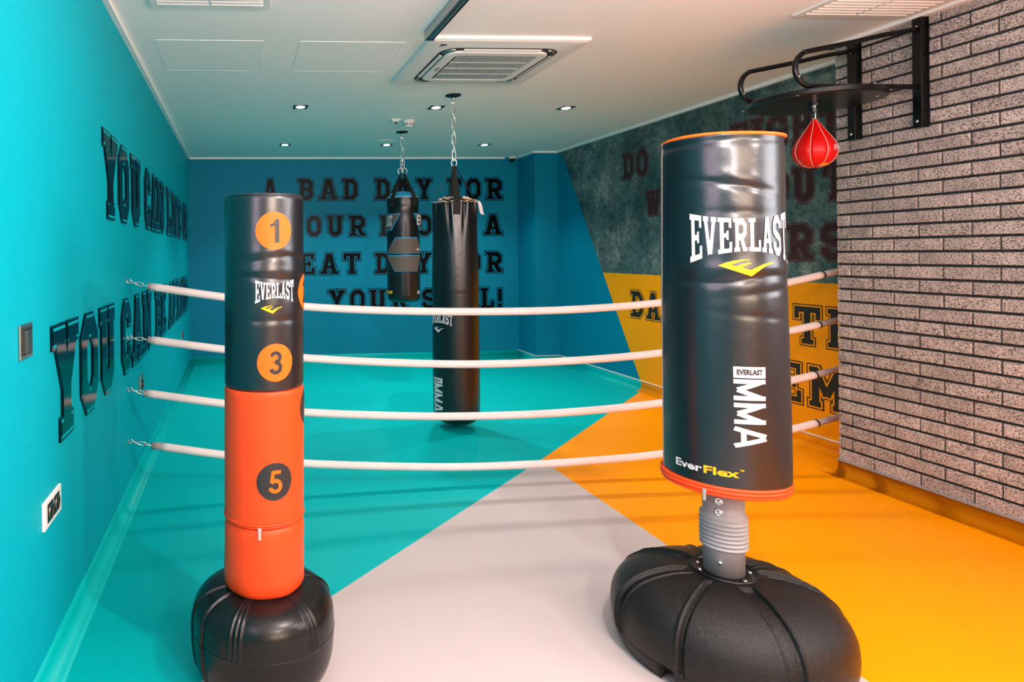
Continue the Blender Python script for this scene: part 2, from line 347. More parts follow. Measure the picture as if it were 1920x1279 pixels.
# graphic wall: teal triangle, printed concrete, orange lower field
def wall_right_bm():
    bm = bmesh.new(); x = XR
    def F(pts, mi):
        f = bm.faces.new([bm.verts.new((x, y, z)) for y, z in pts]); f.material_index = mi
    def by(z): return 6.083 + .6 * z          # slanting edge of the teal field
    F([(YB, 0), (YB, H), (by(H), H), (by(0), 0)], 0)
    F([(by(1.165), 1.165), (by(H), H), (YBR - .4, H), (YBR - .4, 1.165)], 1)
    F([(by(0), 0), (by(1.165), 1.165), (YBR - .4, 1.165), (YBR - .4, 0)], 2)
    for f in bm.faces:
        f.normal_update()
        if f.normal.x > 0: f.normal_flip()
    r = bmesh.ops.extrude_face_region(bm, geom=bm.faces[:])
    for v in r['geom']:
        if isinstance(v, bmesh.types.BMVert): v.co.x += .1
    bmesh.ops.recalc_face_normals(bm, faces=bm.faces)
    return bm
wall_right = obj('wall_right', wall_right_bm(), ['teal_back', 'concrete', 'orange_paint'], kind='structure')
obj('wall_right_column', box(bmesh.new(), 3.700, XR + .02, 7.745, YB + .02, 0, H), 'teal_back', kind='structure')
# the brick-faced wall that stands proud of the graphic wall
wall_brick = bxo('wall_right_brick', (XB + .008, XR + .1, YF, YBR - .006, 0, H), 'mortar', kind='structure')
bxo('wall_right_return', (XB + .012, XR + .02, YBR - .008, YBR, 0, H), 'orange_paint', kind='structure')
BH, BL = .0758, .2535
def brick_bm(L):
    bm = box(bmesh.new(), -.016, .004, -L / 2, L / 2, -BH / 2 + .0068, BH / 2 - .0068, 0)
    es = [e for e in bm.edges if all(v.co.x < -.01 for v in e.verts)]
    bmesh.ops.bevel(bm, geom=es, offset=.0028, segments=1, affect='EDGES'); return bm
brick_full = bpy.data.meshes.new('brick'); b_ = brick_bm(BL - .011); b_.to_mesh(brick_full); b_.free(); brick_full.materials.append(M['brick'])
far_bm = bmesh.new(); cnt = 0
for r in range(34):
    zc = .093 + BH * (r + .5); end = 3.491 if r % 2 == 0 else 3.624
    z1 = min(zc + BH / 2, H)
    spans = [(end, YBR)]
    y = end
    while y > YF: spans.append((y - BL, y)); y -= BL
    for a, b in spans:
        L = b - a
        if b > 2.35:
            if abs(L - BL) < .001 and zc + BH / 2 < H: me = brick_full
            else:
                bb = brick_bm(L - (.011 if b < YBR - .01 else .0055))
                if zc + BH / 2 > H:
                    for v in bb.verts: v.co.z = min(v.co.z, H - zc - .001)
                me = bpy.data.meshes.new('brick'); bb.to_mesh(me); bb.free(); me.materials.append(M['brick'])
            o = bpy.data.objects.new('brick', me); C.objects.link(o); o.parent = wall_brick
            o.location = (XB + .012 + random.uniform(-.0012, .0012), (a + b) / 2 + (.00225 if b > YBR - .01 else 0), zc); cnt += 1
        else:
            q = box(far_bm, XB - .004, XB + .014, max(a, YF) + .0045, b - .0045, zc - BH / 2 + .0045, min(zc + BH / 2 - .0045, H - .001))
obj('bricks', far_bm, 'brick', wall_brick, kind='stuff')

# coved skirting of the vinyl floor
CT = .093
def cove(name, p0, p1, nx, ny, m, ext0=0, ext1=0):
    """p0->p1 along the wall foot; (nx, ny) points into the room"""
    prof = [(.000, 0), (.000, CT), (.006, CT), (.007, .05)]
    for i in range(1, 7):
        a = PI / 2 * i / 6; prof.append((.007 + .043 * (1 - math.cos(a)) , .05 - .047 * math.sin(a)))
    prof.append((.066, .001)); prof.append((.066, 0))
    bm = bmesh.new(); tv = (Vector(p1) - Vector(p0)).normalized()
    A = [bm.verts.new((p0[0] + nx * d - tv.x * d * ext0, p0[1] + ny * d - tv.y * d * ext0, z)) for d, z in prof]; B = [bm.verts.new((p1[0] + nx * d + tv.x * d * ext1, p1[1] + ny * d + tv.y * d * ext1, z)) for d, z in prof]
    n = len(prof)
    for i in range(n): bm.faces.new((A[i], A[(i + 1) % n], B[(i + 1) % n], B[i]))
    bm.faces.new(A); bm.faces.new(B[::-1]); bmesh.ops.recalc_face_normals(bm, faces=bm.faces)
    o = obj(name, bm, m, kind='structure')
    for p in o.data.polygons: p.use_smooth = abs(p.normal.z) < .999 and p.area > .002
    return o
cove('baseboard_left', (XL, 1.6), (XL, YB), 1, 0, 'teal_floor')
cove('baseboard_left_grey', (XL, YF), (XL, 1.6), 1, 0, 'grey_floor')
cove('baseboard_back', (XL, YB), (3.70, YB), 0, -1, 'teal_floor')
cove('baseboard_column_side', (3.70, YB), (3.70, 7.745), -1, 0, 'teal_floor', 0, 1)
cove('baseboard_column_face', (3.70, 7.745), (XR, 7.745), 0, -1, 'teal_floor', 1, 0)
cove('baseboard_right', (XR, 7.745), (XR, 6.12), -1, 0, 'teal_floor')
cove('baseboard_right_orange', (XR, 6.12), (XR, YBR), -1, 0, 'orange_floor')
cove('baseboard_brick', (XB + .004, YBR), (XB + .004, YF), -1, 0, 'orange_floor', 1, 0)
cove('baseboard_return', (XB + .004, YBR), (XR, YBR), 0, 1, 'orange_floor', 1, 0)
# slim cover strips on top of the coves and white strips under the ceiling
k = [0]
def strip(dims, m='trim', bev=0):
    k[0] += 1; return bxo('trim_%d' % k[0], dims, m, bev=bev, kind='structure')
strip((XR - .010, XR, YBR, 7.745, CT, CT + .008)); strip((3.69, XR, 7.735, 7.745, CT, CT + .008)); strip((3.69, 3.70, 7.745, YB, CT, CT + .008))
strip((XB - .012, XB + .01, YF, YBR + .004, CT - .002, CT + .009), 'grey_plastic')
strip((XL, XL + .03, YF, YB, H - .022, H)); strip((XL + .03, 3.52, YB - .03, YB, H - .022, H)); strip((3.67, XR, 7.715, 7.745, H - .022, H))
strip((3.67, 3.70, 7.745, YB, H - .022, H)); strip((XR - .03, XR, YBR, 7.715, H - .022, H)); strip((XB - .045, XB + .004, YF, YBR + .03, H - .022, H))
strip((XB - .045, XR - .03, YBR, YBR + .03, H - .022, H))
# plain window panels added behind those lights, at the unseen end of the room
bxo('added_window_1', (.85, 3.55, YF, YF + .04, 1.38, 2.58), 'white', bev=.005, kind='structure')
bxo('added_window_2', (XL, XL + .04, -.5, 1.1, 1.4, 2.5), 'white', bev=.005, kind='structure')
bxo('added_window_3', (XB - .04, XB, .05, 1.55, 1.3, 2.5), 'white', bev=.005, kind='structure')

# ------------------------------------------------------------------ lettering on the walls
def wall_letter(ch, place, x0, x1, z0, z1, core, gap, edge, parent, layers=((.085, 0), (.05, 1), (.012, 2)), th=.0, raised=0):
    """letter filling the box x0..x1 / z0..z1; place(s, z, d) -> world point at d in front of the wall"""
    g0 = max(l[0] for l in layers)
    qs = glyph(ch); xs = [p[0] for q in qs for p in q]; lo, hi = min(xs), max(xs)
    w_ = hi - lo; asp = (x1 - x0) / (z1 - z0)
    obs = []
    bm = bmesh.new(); mats = [edge, gap, core]
    LQ = []
    for grow, mi in layers:
        if raised and mi == 2: LQ += [([Vector((p[0] + sft, p[1])) for p in q], mi) for sft in (-raised, raised) for q in glyph(ch, grow)]
        else: LQ += [(q, mi) for q in glyph(ch, grow)]
    nrm_w = (Vector(place(0, 0, 1)) - Vector(place(0, 0, 0))).normalized()
    for qi, (q, mi) in enumerate(LQ):
        if 1:
            vv = []
            for p in q:
                u = (p[0] - lo + g0) / (w_ + 2 * g0); v = (p[1] + g0) / (1 + 2 * g0)
                vv.append(bm.verts.new(place(x0 + u * (x1 - x0), z0 + v * (z1 - z0), .0010 + .0009 * mi + th + .00004 * (qi % 18))))
            f = bm.faces.new(vv); f.material_index = mi; f.normal_update()
            if f.normal.dot(nrm_w) < 0: f.normal_flip()
            if raised and mi == 0:
                e = bmesh.ops.extrude_face_region(bm, geom=[f], use_keep_orig=True)
                for v in e['geom']:
                    if isinstance(v, bmesh.types.BMVert): v.co.x = XL
    o = obj('letter', bm, mats, parent); return o
pb = lambda s, z, d: (s, YB - d, z)
rows = [(2.092, 2.404, [('A', .295, .51), ('B', .747, .978), ('A', 1.02, 1.308), ('D', 1.329, 1.568), ('D', 1.759, 1.994), ('A', 2.015, 2.286), ('Y', 2.314, 2.558), ('F', 2.73, 2.953), ('O', 2.989, 3.213), ('R', 3.249, 3.511)]),
 (1.618, 1.923, [('Y', .596, .833), ('O', .861, 1.078), ('U', 1.12, 1.373), ('R', 1.408, 1.669), ('E', 1.818, 2.038), ('G', 2.067, 2.295), ('O', 2.324, 2.545), ('I', 2.653, 2.761), ('S', 2.797, 3.013), ('A', 3.215, 3.506)]),
 (1.122, 1.431, [('G', .195, .431), ('R', .458, .709), ('E', .737, .995), ('A', 1.024, 1.304), ('T', 1.333, 1.594), ('D', 1.749, 1.983), ('A', 2.012, 2.275), ('Y', 2.29, 2.547), ('F', 2.72, 2.943), ('O', 2.979, 3.203), ('R', 3.239, 3.5)]),
 (.645, .95, [('Y', 1.131, 1.391), ('O', 1.419, 1.645), ('U', 1.673, 1.929), ('R', 1.957, 2.228), ('S', 2.378, 2.6), ('O', 2.628, 2.859), ('U', 2.887, 3.14), ('L', 3.162, 3.379), ('!', 3.401, 3.488)])]
for z0, z1, row in rows:
    for ch, a, b in row: wall_letter(ch, pb, a, b, z0, z1, 'letter_black', 'teal_back', 'letter_black', wall_back)
pl = lambda s, z, d: (XL + d, s, z)
for z0, z1, row in [(1.586, 2.020, [('Y', 3.07, 3.44), ('O', 3.46, 3.78), ('U', 3.85, 4.22), ('C', 4.40, 4.69), ('A', 4.71, 5.04), ('N', 5.02, 5.55), ('L', 5.71, 6.1), ('I', 6.12, 6.32), ('V', 6.3, 6.75), ('E', 6.75, 7.1), ('O', 7.28, 7.6), ('R', 7.62, 7.95)]),
                    (.735, 1.163, [('Y', 2.22, 2.58), ('O', 2.61, 2.92), ('U', 2.96, 3.31), ('C', 3.5, 3.8), ('A', 3.83, 4.25), ('N', 4.25, 4.67), ('B', 4.87, 5.2), ('E', 5.22, 5.59), ('A', 5.77, 6.15), ('F', 6.15, 6.5), ('R', 6.52, 6.9), ('A', 6.92, 7.25), ('I', 7.27, 7.42), ('D', 7.44, 7.94)])]:
    for ch, a, b in row: wall_letter(ch, pl, a, b, z0, z1, 'letter_gloss', 'teal_wall', 'letter_gloss', wall_left, layers=((.055, 0), (.028, 1), (.0, 2)), th=.007, raised=.03)
pr = lambda s, z, d: (XR - d, -s, z)
for z0, z1, ms, row in [(2.13, 2.43, 'b', [('D', 6.41, 6.21), ('O', 6.18, 5.98), ('F', 4.95, 4.75), ('I', 4.74, 4.60), ('G', 4.59, 4.39), ('H', 4.37, 4.18), ('T', 4.16, 3.96)]),
                        (1.72, 2.0, 'b', [('W', 6.03, 5.8), ('O', 4.60, 4.39), ('U', 4.37, 4.165), ('T', 4.13, 3.93)]),
                        (1.31, 1.592, 'b', [('R', 4.423, 4.185), ('S', 4.15, 3.93)]),
                        (.712, 1.01, 'i', [('D', 6.3, 6.07), ('A', 6.05, 5.81), ('T', 4.37, 4.13), ('H', 4.11, 3.87)]),
                        (.28, .595, 'i', [('E', 4.51, 4.285), ('M', 4.26, 3.95)])]:
    for ch, a, b in row:
        if ms == 'b': wall_letter(ch, pr, -a, -b, z0, z1, 'letter_brown', 'letter_edge', 'letter_brown', wall_right, layers=((.075, 0), (.045, 1), (.022, 2)))
        else: wall_letter(ch, pr, -a, -b, z0, z1, 'letter_ink', 'orange_paint', 'letter_ink', wall_right, layers=((.075, 0), (.045, 1), (.008, 2)))

# ------------------------------------------------------------------ fittings on the left wall
def socket_face(cy, cz, s, parent):   # one round socket in a dark square
    bxo('socket_insert', (XL + .009, XL + .013, cy - s / 2, cy + s / 2, cz - s / 2, cz + s / 2), 'black_metal', parent, bev=.001)
    bm = lathe([(s * .42, 0), (s * .42, .004), (s * .36, .004), (s * .34, -.001), (.001, -.001)], 24); bmesh.ops.rotate(bm, verts=bm.verts, matrix=Matrix.Rotation(PI / 2, 3, 'Y'))
    bmesh.ops.translate(bm, verts=bm.verts, vec=(XL + .0135, cy, cz)); o = obj('socket_well', bm, 'dark_steel', parent, smooth=True)
    for dy in (-.3, .3):
        bxo('pin_hole', (XL + .0125, XL + .0145, cy + dy * s * .5 - .004, cy + dy * s * .5 + .004, cz - .004, cz + .004), 'dark_slot', o)
def wallthing(name, label, cat, y, z, group=None):
    t = thing(name, label, cat, (XL, y, z), 0, group); t['_o'] = 1; return t
def reparent(t):
    inv = Matrix.Translation(-Vector(t.location))
    for ch in t.children: ch.location = -Vector(t.location)
t = thing('light_switch', 'dark metallic rocker light switch on the left wall, above the wide double socket', 'switch', (XL, 1.96, 1.15))
bxo('switch_frame', (XL, XL + .009, 1.905, 2.015, 1.095, 1.20), 'steel', t, bev=.002)
bxo('back_plate', (XL + .006, XL + .011, 1.918, 2.002, 1.107, 1.188), 'dark_slot', t)
bm = box(bmesh.new(), XL + .009, XL + .017, 1.925, 1.995, 1.113, 1.182, .002)
for v in bm.verts:
    if v.co.x > XL + .012: v.co.x += (.5 - (v.co.y - 1.925) / .07) * .010
obj('rocker', bm, 'dark_steel', t); reparent(t)
t = thing('double_socket', 'white double power socket plate with two dark round outlets low on the left wall', 'socket', (XL, 2.2, .55))
bxo('plate', (XL, XL + .011, 2.108, 2.30, .503, .597), 'white', t, bev=.003)
socket_face(2.168, .55, .062, t); socket_face(2.24, .55, .062, t); reparent(t)
t = thing('wall_socket', 'small single wall socket behind the left ends of the ropes', 'socket', (XL, 4.17, .565))
bxo('plate', (XL, XL + .011, 4.10, 4.25, .51, .63), 'steel', t, bev=.003); socket_face(4.175, .57, .07, t); reparent(t)
t = thing('wall_socket', 'small single wall socket near the far end of the left wall', 'socket', (XL, 7.11, .52))
bxo('plate', (XL, XL + .011, 7.03, 7.18, .47, .57), 'steel', t, bev=.003); socket_face(7.105, .52, .06, t); reparent(t)

# ------------------------------------------------------------------ ceiling fittings
names = [['downlight in the nearer ceiling row, left of the hanging bags', 'downlight in the nearer ceiling row, beside the long bag chain', 'downlight in the nearer ceiling row, over toward the graphic wall'],
         ['small lit downlight in the far ceiling row, left of the hanging bags', 'small lit downlight in the far ceiling row, by the flat disc', 'small lit downlight in the far ceiling row, right of the bag chains']]
plate_bm = bmesh.new(); s = .062; rr = .040; N = 32
out = []
inn = [plate_bm.verts.new((rr * math.cos(2 * PI * i / N), rr * math.sin(2 * PI * i / N), -.004)) for i in range(N)]
def sq(a):
    c, s_ = math.cos(a), math.sin(a); m_ = max(abs(c), abs(s_)); return (c / m_ * s, s_ / m_ * s)
out = [plate_bm.verts.new((*sq(2 * PI * i / N), -.004)) for i in range(N)]; top = [plate_bm.verts.new((*sq(2 * PI * i / N), 0)) for i in range(N)]
for i in range(N):
    j = (i + 1) % N; plate_bm.faces.new((inn[i], out[i], out[j], inn[j])); plate_bm.faces.new((out[i], top[i], top[j], out[j]))
bmesh.ops.recalc_face_normals(plate_bm, faces=plate_bm.faces)
plate_me = bpy.data.meshes.new('plate'); plate_bm.to_mesh(plate_me); plate_bm.free(); plate_me.materials.append(M['black_metal'])
for ri, (yy, en) in enumerate([(5.40, 95), (7.26, 72)]):
    for ci, xx in enumerate((.53, 1.71, 2.871)):
        t = thing('downlight', 'square dark ' + names[ri][ci] if ri == 0 else names[ri][ci], 'light', (xx, yy, H - .0005), 0, 'ceiling downlights')
        obj('frame', plate_me, 'black_metal', t)
        obj('lamp', lathe([(.039, -.003), (.034, -.006), (.02, -.0075), (.001, -.008)], 24), 'lamp', t, smooth=True)
        l = spot('downlight_beam', (xx, yy, H - .03), (xx, yy, 0), en, 115, .7, (1, .95, .9), .03)
# air conditioning cassette
ACX, ACY, ACS = 1.602, 4.099, .485
t = thing('air_conditioner', 'white square ceiling air conditioner with slatted centre grille', 'air conditioner', (ACX, ACY, H))
def rsq(a, r, n=8, z=0):
    pts = []
    for cx_, cy_, a0 in ((a - r, a - r, 0), (-(a - r), a - r, 90), (-(a - r), -(a - r), 180), (a - r, -(a - r), 270)):
        for i in range(n + 1):
            an = math.radians(a0 + 90 * i / n); pts.append((cx_ + r * math.cos(an), cy_ + r * math.sin(an), z))
    return pts
def loft(loops, cap=True):
    bm = bmesh.new(); R = [[bm.verts.new(p) for p in L] for L in loops]; n = len(R[0])
    for a, b in zip(R, R[1:]):
        for i in range(n): bm.faces.new((a[i], a[(i + 1) % n], b[(i + 1) % n], b[i]))
    if cap: bm.faces.new(R[-1])
    bmesh.ops.recalc_face_normals(bm, faces=bm.faces); return bm
obj('panel', loft([rsq(ACS, .012, 8, 0), rsq(ACS, .012, 8, -.018), rsq(ACS - .02, .012, 8, -.026), rsq(.375, .11, 8, -.034)], True), 'white', t)
obj('air_slot', loft([rsq(.372, .11, 8, -.034), rsq(.37, .11, 8, -.036), rsq(.322, .09, 8, -.036)], False), 'dark_slot', t)
obj('centre_panel', loft([rsq(.325, .09, 8, -.030), rsq(.322, .09, 8, -.044), rsq(.31, .08, 8, -.048), rsq(.262, .03, 8, -.048), rsq(.258, .03, 8, -.040)], True), 'white', t)
for a in range(4):
    bm = box(bmesh.new(), -.24, .24, .338, .358, -.039, -.035, .0015)
    for v in bm.verts: v.co.z -= (.36 - v.co.y) * .25
    bmesh.ops.rotate(bm, verts=bm.verts, matrix=Matrix.Rotation(a * PI / 2, 3, 'Z')); obj('flap', bm, 'white', t)
    bm = tube([(.345 * 1 - .06 + .06 * math.cos(x * PI / 2 / 6) - .0, .345 - .06 + .06 * math.sin(x * PI / 2 / 6), -.037) for x in range(7)], .008, 8)
    bmesh.ops.rotate(bm, verts=bm.verts, matrix=Matrix.Rotation(a * PI / 2, 3, 'Z')); obj('corner_guide', bm, 'steel', t, smooth=True)
bxo('grille_shadow_box', (-.255, .255, -.255, .255, -.0445, -.040), mat('grille_back', (.03, .045, .05, 1), .7), t)
bm = bmesh.new()
for i in range(38):
    x = -.25 + .5 * (i + .5) / 38; box(bm, x - .0029, x + .0029, -.25, .25, -.048, -.0462)
for y in (-.125, 0, .125): box(bm, -.25, .25, y - .004, y + .004, -.0485, -.0425)
obj('grille_slats', bm, 'white', t, kind='stuff')
bxo('sensor_window', (-.40, -.365, -.42, -.36, -.031, -.027), 'dark_slot', t); bxo('badge', (-.30, -.28, -.02, .06, -.0495, -.047), 'grey_plastic', t)
# return air grilles
def grille(x0, x1, y1, label):
    y0 = y1 - .60
    t = thing('ceiling_grille', label, 'vent', (x0, y0, H), 0, 'ceiling air grilles'); W_, D_ = x1 - x0, .6
    bm = bmesh.new(); b = .035
    for d in ((0, W_, 0, b), (0, W_, D_ - b, D_), (0, b, b, D_ - b), (W_ - b, W_, b, D_ - b)): box(bm, *d, -.012, 0, .002)
    obj('frame', bm, 'white', t); bxo('backing', (b, W_ - b, b, D_ - b, -.003, -.001), 'grille_dark', t)
    bxo('centre_bar', (W_ / 2 - .006, W_ / 2 + .006, b, D_ - b, -.014, -.003), 'white', t)
    sm = box(bmesh.new(), -(W_ / 2 - b - .006) / 2, (W_ / 2 - b - .006) / 2, -.010, .010, -.0012, .0012)
    bmesh.ops.rotate(sm, verts=sm.verts, matrix=Matrix.Rotation(-.75, 3, 'X')); me = bpy.data.meshes.new('slat'); sm.to_mesh(me); sm.free()
    for side in (0, 1):
        xc = b + (W_ / 2 - b - .006) / 2 if side == 0 else W_ - b - (W_ / 2 - b - .006) / 2
        for i in range(15):
            o = obj('slat', me, 'white', t); o.location = (xc, b + (D_ - 2 * b) * (i + .5) / 15, -.009)
M['grille_dark'] = mat('grille_dark', (.07, .065, .065, 1), .7)
grille(2.98, 3.62, 3.235, 'white slatted ceiling grille above the speed bag frame')
grille(-.43, .165, 3.225, 'white slatted ceiling grille near the left wall at the top edge')
# access hatches
for x0, x1, lab in ((-.477, .147, 'square ceiling access hatch closest to the left wall'), (.375, 1.0, 'square ceiling access hatch beside the air conditioner')):
    t = thing('access_hatch', lab, 'hatch', (x0, 3.745, H), 0, 'ceiling access hatches'); W_ = x1 - x0
    bm = bmesh.new(); b = .006
    for d in ((-b, W_ + b, -b, 0), (-b, W_ + b, .60, .60 + b), (-b, 0, 0, .6), (W_, W_ + b, 0, .6)): box(bm, *d, -.0022, 0)
    obj('frame', bm, 'ceiling', t); bxo('door_panel', (.003, W_ - .003, .003, .597, -.0015, 0), 'ceiling', t)
# ceiling light track
t = thing('light_track', 'dark metal ceiling light track running toward the camera', 'light track', (1.09, 2.0, H))
bm = bmesh.new(); box(bm, -.024, .024, -3.2, 1.55, -.05, 0, .002); obj('rail', bm, 'black_metal', t)
bxo('side_channel', (-.028, -.016, -3.2, 1.545, -.052, -.002), 'steel', t); bxo('slot', (-.006, .010, -3.19, 1.54, -.0505, -.049), 'steel', t)
bxo('end_cap', (-.026, .026, 1.545, 1.556, -.052, 0), 'black_metal', t)
# smoke detector, movement sensor, flat disc, corner camera
t = thing('smoke_detector', 'round white smoke detector on the ceiling behind the long bag chain', 'detector', (1.615, 5.95, H))
obj('base', lathe([(.058, 0), (.06, -.012), (.052, -.02)], 32, cap1=True), 'white', t, smooth=True)
obj('head', lathe([(.045, -.02), (.048, -.03), (.044, -.052), (.03, -.06), (.001, -.062)], 32), 'white', t, smooth=True)
for i in range(12):
    a = 2 * PI * i / 12; bm = box(bmesh.new(), .0455, .0475, -.006, .006, -.046, -.03); bmesh.ops.rotate(bm, verts=bm.verts, matrix=Matrix.Rotation(a, 3, 'Z')); obj('vent_slot', bm, 'dark_slot', t)
t = thing('motion_sensor', 'small white wedge sensor next to the smoke detector', 'sensor', (1.475, 5.9, H))
bm = box(bmesh.new(), -.045, .045, -.035, .035, -.012, 0, .003); obj('mount', bm, 'white', t)
obj('dome', lathe([(.036, -.012), (.032, -.025), (.018, -.035), (.001, -.037)], 24), 'white', t, smooth=True); bxo('lens', (-.012, .016, -.03, -.012, -.042, -.026), 'dark_slot', t, bev=.003)
t = obj('ceiling_disc', cyl_bm(.115, -.006, 0, 48, bev=.002), 'ceiling'); t.location = (1.637, 7.05, H); tag(t, 'flat round ceiling cover plate beside a far downlight', 'cover plate')
t = thing('security_camera', 'small white security camera in the back right ceiling corner', 'camera', (3.60, YB - .07, H))
obj('mount', cyl_bm(.045, -.03, 0, 24, bev=.004), 'white', t, smooth=True); obj('dome', lathe([(.040, -.03), (.036, -.05), (.02, -.066), (.001, -.07)], 24), 'black_metal', t, smooth=True)

# ------------------------------------------------------------------ boxing ropes
def link_bm(L, Wd, r):
    pts = [];
    for i in range(20):
        a = 2 * PI * i / 20; pts.append((Wd * math.cos(a), 0, (L - Wd) * (1 if math.sin(a) > 0 else -1) * (1 if abs(math.sin(a)) > .01 else 0) + Wd * math.sin(a)))
    return tube(pts, r, 6, closed=True)
def mk_mesh(name, bm, m):
    me = bpy.data.meshes.new(name); bm.to_mesh(me); bm.free(); me.materials.append(M[m])
    for p in me.polygons: p.use_smooth = True
    return me
rope_link = mk_mesh('link', link_bm(.023, .009, .0028), 'chrome')
def chain(p0, p1, me, pitch, parent, name='chain_link', rot0=0):
    p0, p1 = Vector(p0), Vector(p1); d = p1 - p0; n = max(1, round(d.length / pitch)); q = d.to_track_quat('Z', 'Y')
    for i in range(n):
        o = obj(name, me, None, parent); o.location = p0 + d * (i + .5) / n
        o.rotation_mode = 'QUATERNION'; o.rotation_quaternion = q @ Matrix.Rotation(PI / 2 * (i % 2) + rot0, 4, 'Z').to_quaternion()
RP = [('topmost white padded boxing rope of the four across the room', 1.256, [(-.515, 1.223), (-.102, 1.157), (.375, 1.092), (1.0, 1.053), (1.656, 1.039), (2.137, 1.046), (2.619, 1.074), (3.1, 1.128), (3.504, 1.190), (3.83, 1.253)], 1.285),
      ('second white padded boxing rope from the top', .932, [(-.519, .915), (-.105, .851), (.365, .789), (.887, .747), (1.45, .722), (2.064, .728), (2.616, .759), (3.1, .818), (3.501, .878), (3.835, .938)], .965),
      ('third white padded boxing rope from the top', .633, [(-.546, .607), (-.108, .534), (.362, .467), (1.114, .416), (1.75, .405), (2.2, .418), (2.613, .446), (3.1, .502), (3.509, .561), (3.835, .622)], .65),
      ('lowest white padded boxing rope hanging close to the floor', .333, [(-.504, .303), (-.112, .234), (.359, .164), (1.176, .107), (1.75, .098), (2.2, .106), (2.609, .126), (3.1, .185), (3.52, .250), (3.832, .313)], .345)]
ry = lambda x: 3.70 + .16 * (x + .654) / 4.663
for i, (lab, zl, pts, zr) in enumerate(RP):
    t = thing('boxing_rope', lab, 'rope', (XL, 3.70, zl), 0, 'four ropes strung across the room'); off = Vector(t.location)
    path = [Vector((x, ry(x), z)) - off for x, z in pts]
    sp = smooth_path(path, 10); cut = (3.74, 3.72, 3.70, 3.70)[i] - off.x
    if i == 3: sp = [p for p in sp if p.x > -.47 - off.x]
    cover = [p for p in sp if p.x < cut]; core = [p for p in sp if p.x >= cut - .05]
    obj('padded_cover', tube(cover, .0235, 14), 'rope_white', t, smooth=True)
    obj('rope_core', tube(core + [Vector((3.90, ry(3.90), zr - .02)) - off], .020, 12), 'rope_grey' if i else 'rope_white', t, smooth=True)
    e = cover[-1]; e2 = cover[-3]; obj('end_band', tube([e + (e - e2).normalized() * -.006, e + (e - e2).normalized() * .006], .0245, 14), 'black_print', t, smooth=True)
    s0, s1 = smooth_path(path, 10)[0], smooth_path(path, 10)[3]; d = (s1 - s0).normalized()
    obj('end_ferrule', tube([s0 - d * .018, s0 + d * (.05 if i == 3 else .004)], .020 if i < 3 else .021, 12), 'rope_grey', t, smooth=True)
    bm = cyl_bm(.013, 0, .004, 20); bmesh.ops.rotate(bm, verts=bm.verts, matrix=Matrix.Rotation(PI / 2, 3, 'Y')); obj('wall_plate', bm, 'steel', t)
    eye = tube([(.004 + .012 + .012 * math.cos(a * PI / 8), 0, .012 * math.sin(a * PI / 8)) for a in range(16)], .003, 6, closed=True); obj('eye_bolt', eye, 'chrome', t, smooth=True)
    chain((.022, 0, -.002), s0 - d * .016, rope_link, .034, t)
    ex = Vector((3.90, ry(3.90), zr - .02)) - off; wl = Vector((XR, ry(XR), zr)) - off
    chain(ex, wl - Vector((.02, 0, 0)), rope_link, .034, t)
    bm = cyl_bm(.013, 0, .004, 20); bmesh.ops.rotate(bm, verts=bm.verts, matrix=Matrix.Rotation(-PI / 2, 3, 'Y')); bmesh.ops.translate(bm, verts=bm.verts, vec=wl); obj('wall_plate', bm, 'steel', t)

# ------------------------------------------------------------------ prints that follow a bag's surface
SW = [(0.0, 0.644), (0.131, 0.822), (0.235, 0.911), (0.388, 0.99), (0.511, 1.0), (0.505, 0.95), (0.413, 0.921), (0.327, 0.842), (0.211, 0.683), (0.291, 0.594), (0.327, 0.653), (0.419, 0.752), (0.474, 0.798), (0.538, 0.802), (0.529, 0.752), (0.45, 0.663), (0.382, 0.525), (0.505, 0.396), (0.541, 0.416), (0.633, 0.554), (0.755, 0.713), (0.878, 0.802), (1.0, 0.806), (0.927, 0.723), (0.817, 0.624), (0.725, 0.465), (0.633, 0.248), (0.547, 0.0), (0.45, 0.109), (0.266, 0.317), (0.113, 0.505)]
def logo_word(word, width, height, mp, m, parent, step=.012, wscale=1.0, arch=True):
    n = len(word); polys = []; cw = [.62 if c in 'I' else 1 for c in word]; tot = sum(cw); x = 0
    for c, wd in zip(word, cw):
        qs = glyph(c); xs = [p[0] for q in qs for p in q]; lo, hi = min(xs), max(xs)
        for q in qs:
            pp = []
            for p in q:
                u = (x + (.05 + .90 * (p[0] - lo) / (hi - lo)) * wd) / tot * 2 - 1; v = min(1, max(0, p[1]))
                if arch: top = 1 - .135 * (1 - u * u); bot = .23 * (1 - u * u)
                else: top, bot = 1, 0
                pp.append((u * width / 2, (bot + (top - bot) * v) * height))
            polys.append(pp)
        x += wd
    return obj('word_print', flat_mesh(polys, mp, step), m, parent)
def swoosh(u0, u1, v0, v1, mp, m, parent, name='emblem_print'):
    return obj(name, flat_mesh([[(u0 + (u1 - u0) * a, v0 + (v1 - v0) * b) for a, b in SW]], mp, .01), m, parent)
def mapper(rad, phi0, z0, eps=.0015, cx=None, yoff=0):
    """returns map(u, v): u metres round the bag from angle phi0, v metres up from z0"""
    def f(u, v):
        z = z0 + v; a = math.radians(phi0) + u / rad(0, z, True); r = rad(a, z) + eps
        return (r * math.cos(a) + (cx(z) if cx else 0), r * math.sin(a), z)
    return f
def gauss(x, s): return math.exp(-(x / s) ** 2)
def wrap(d): return (d + 180) % 360 - 180

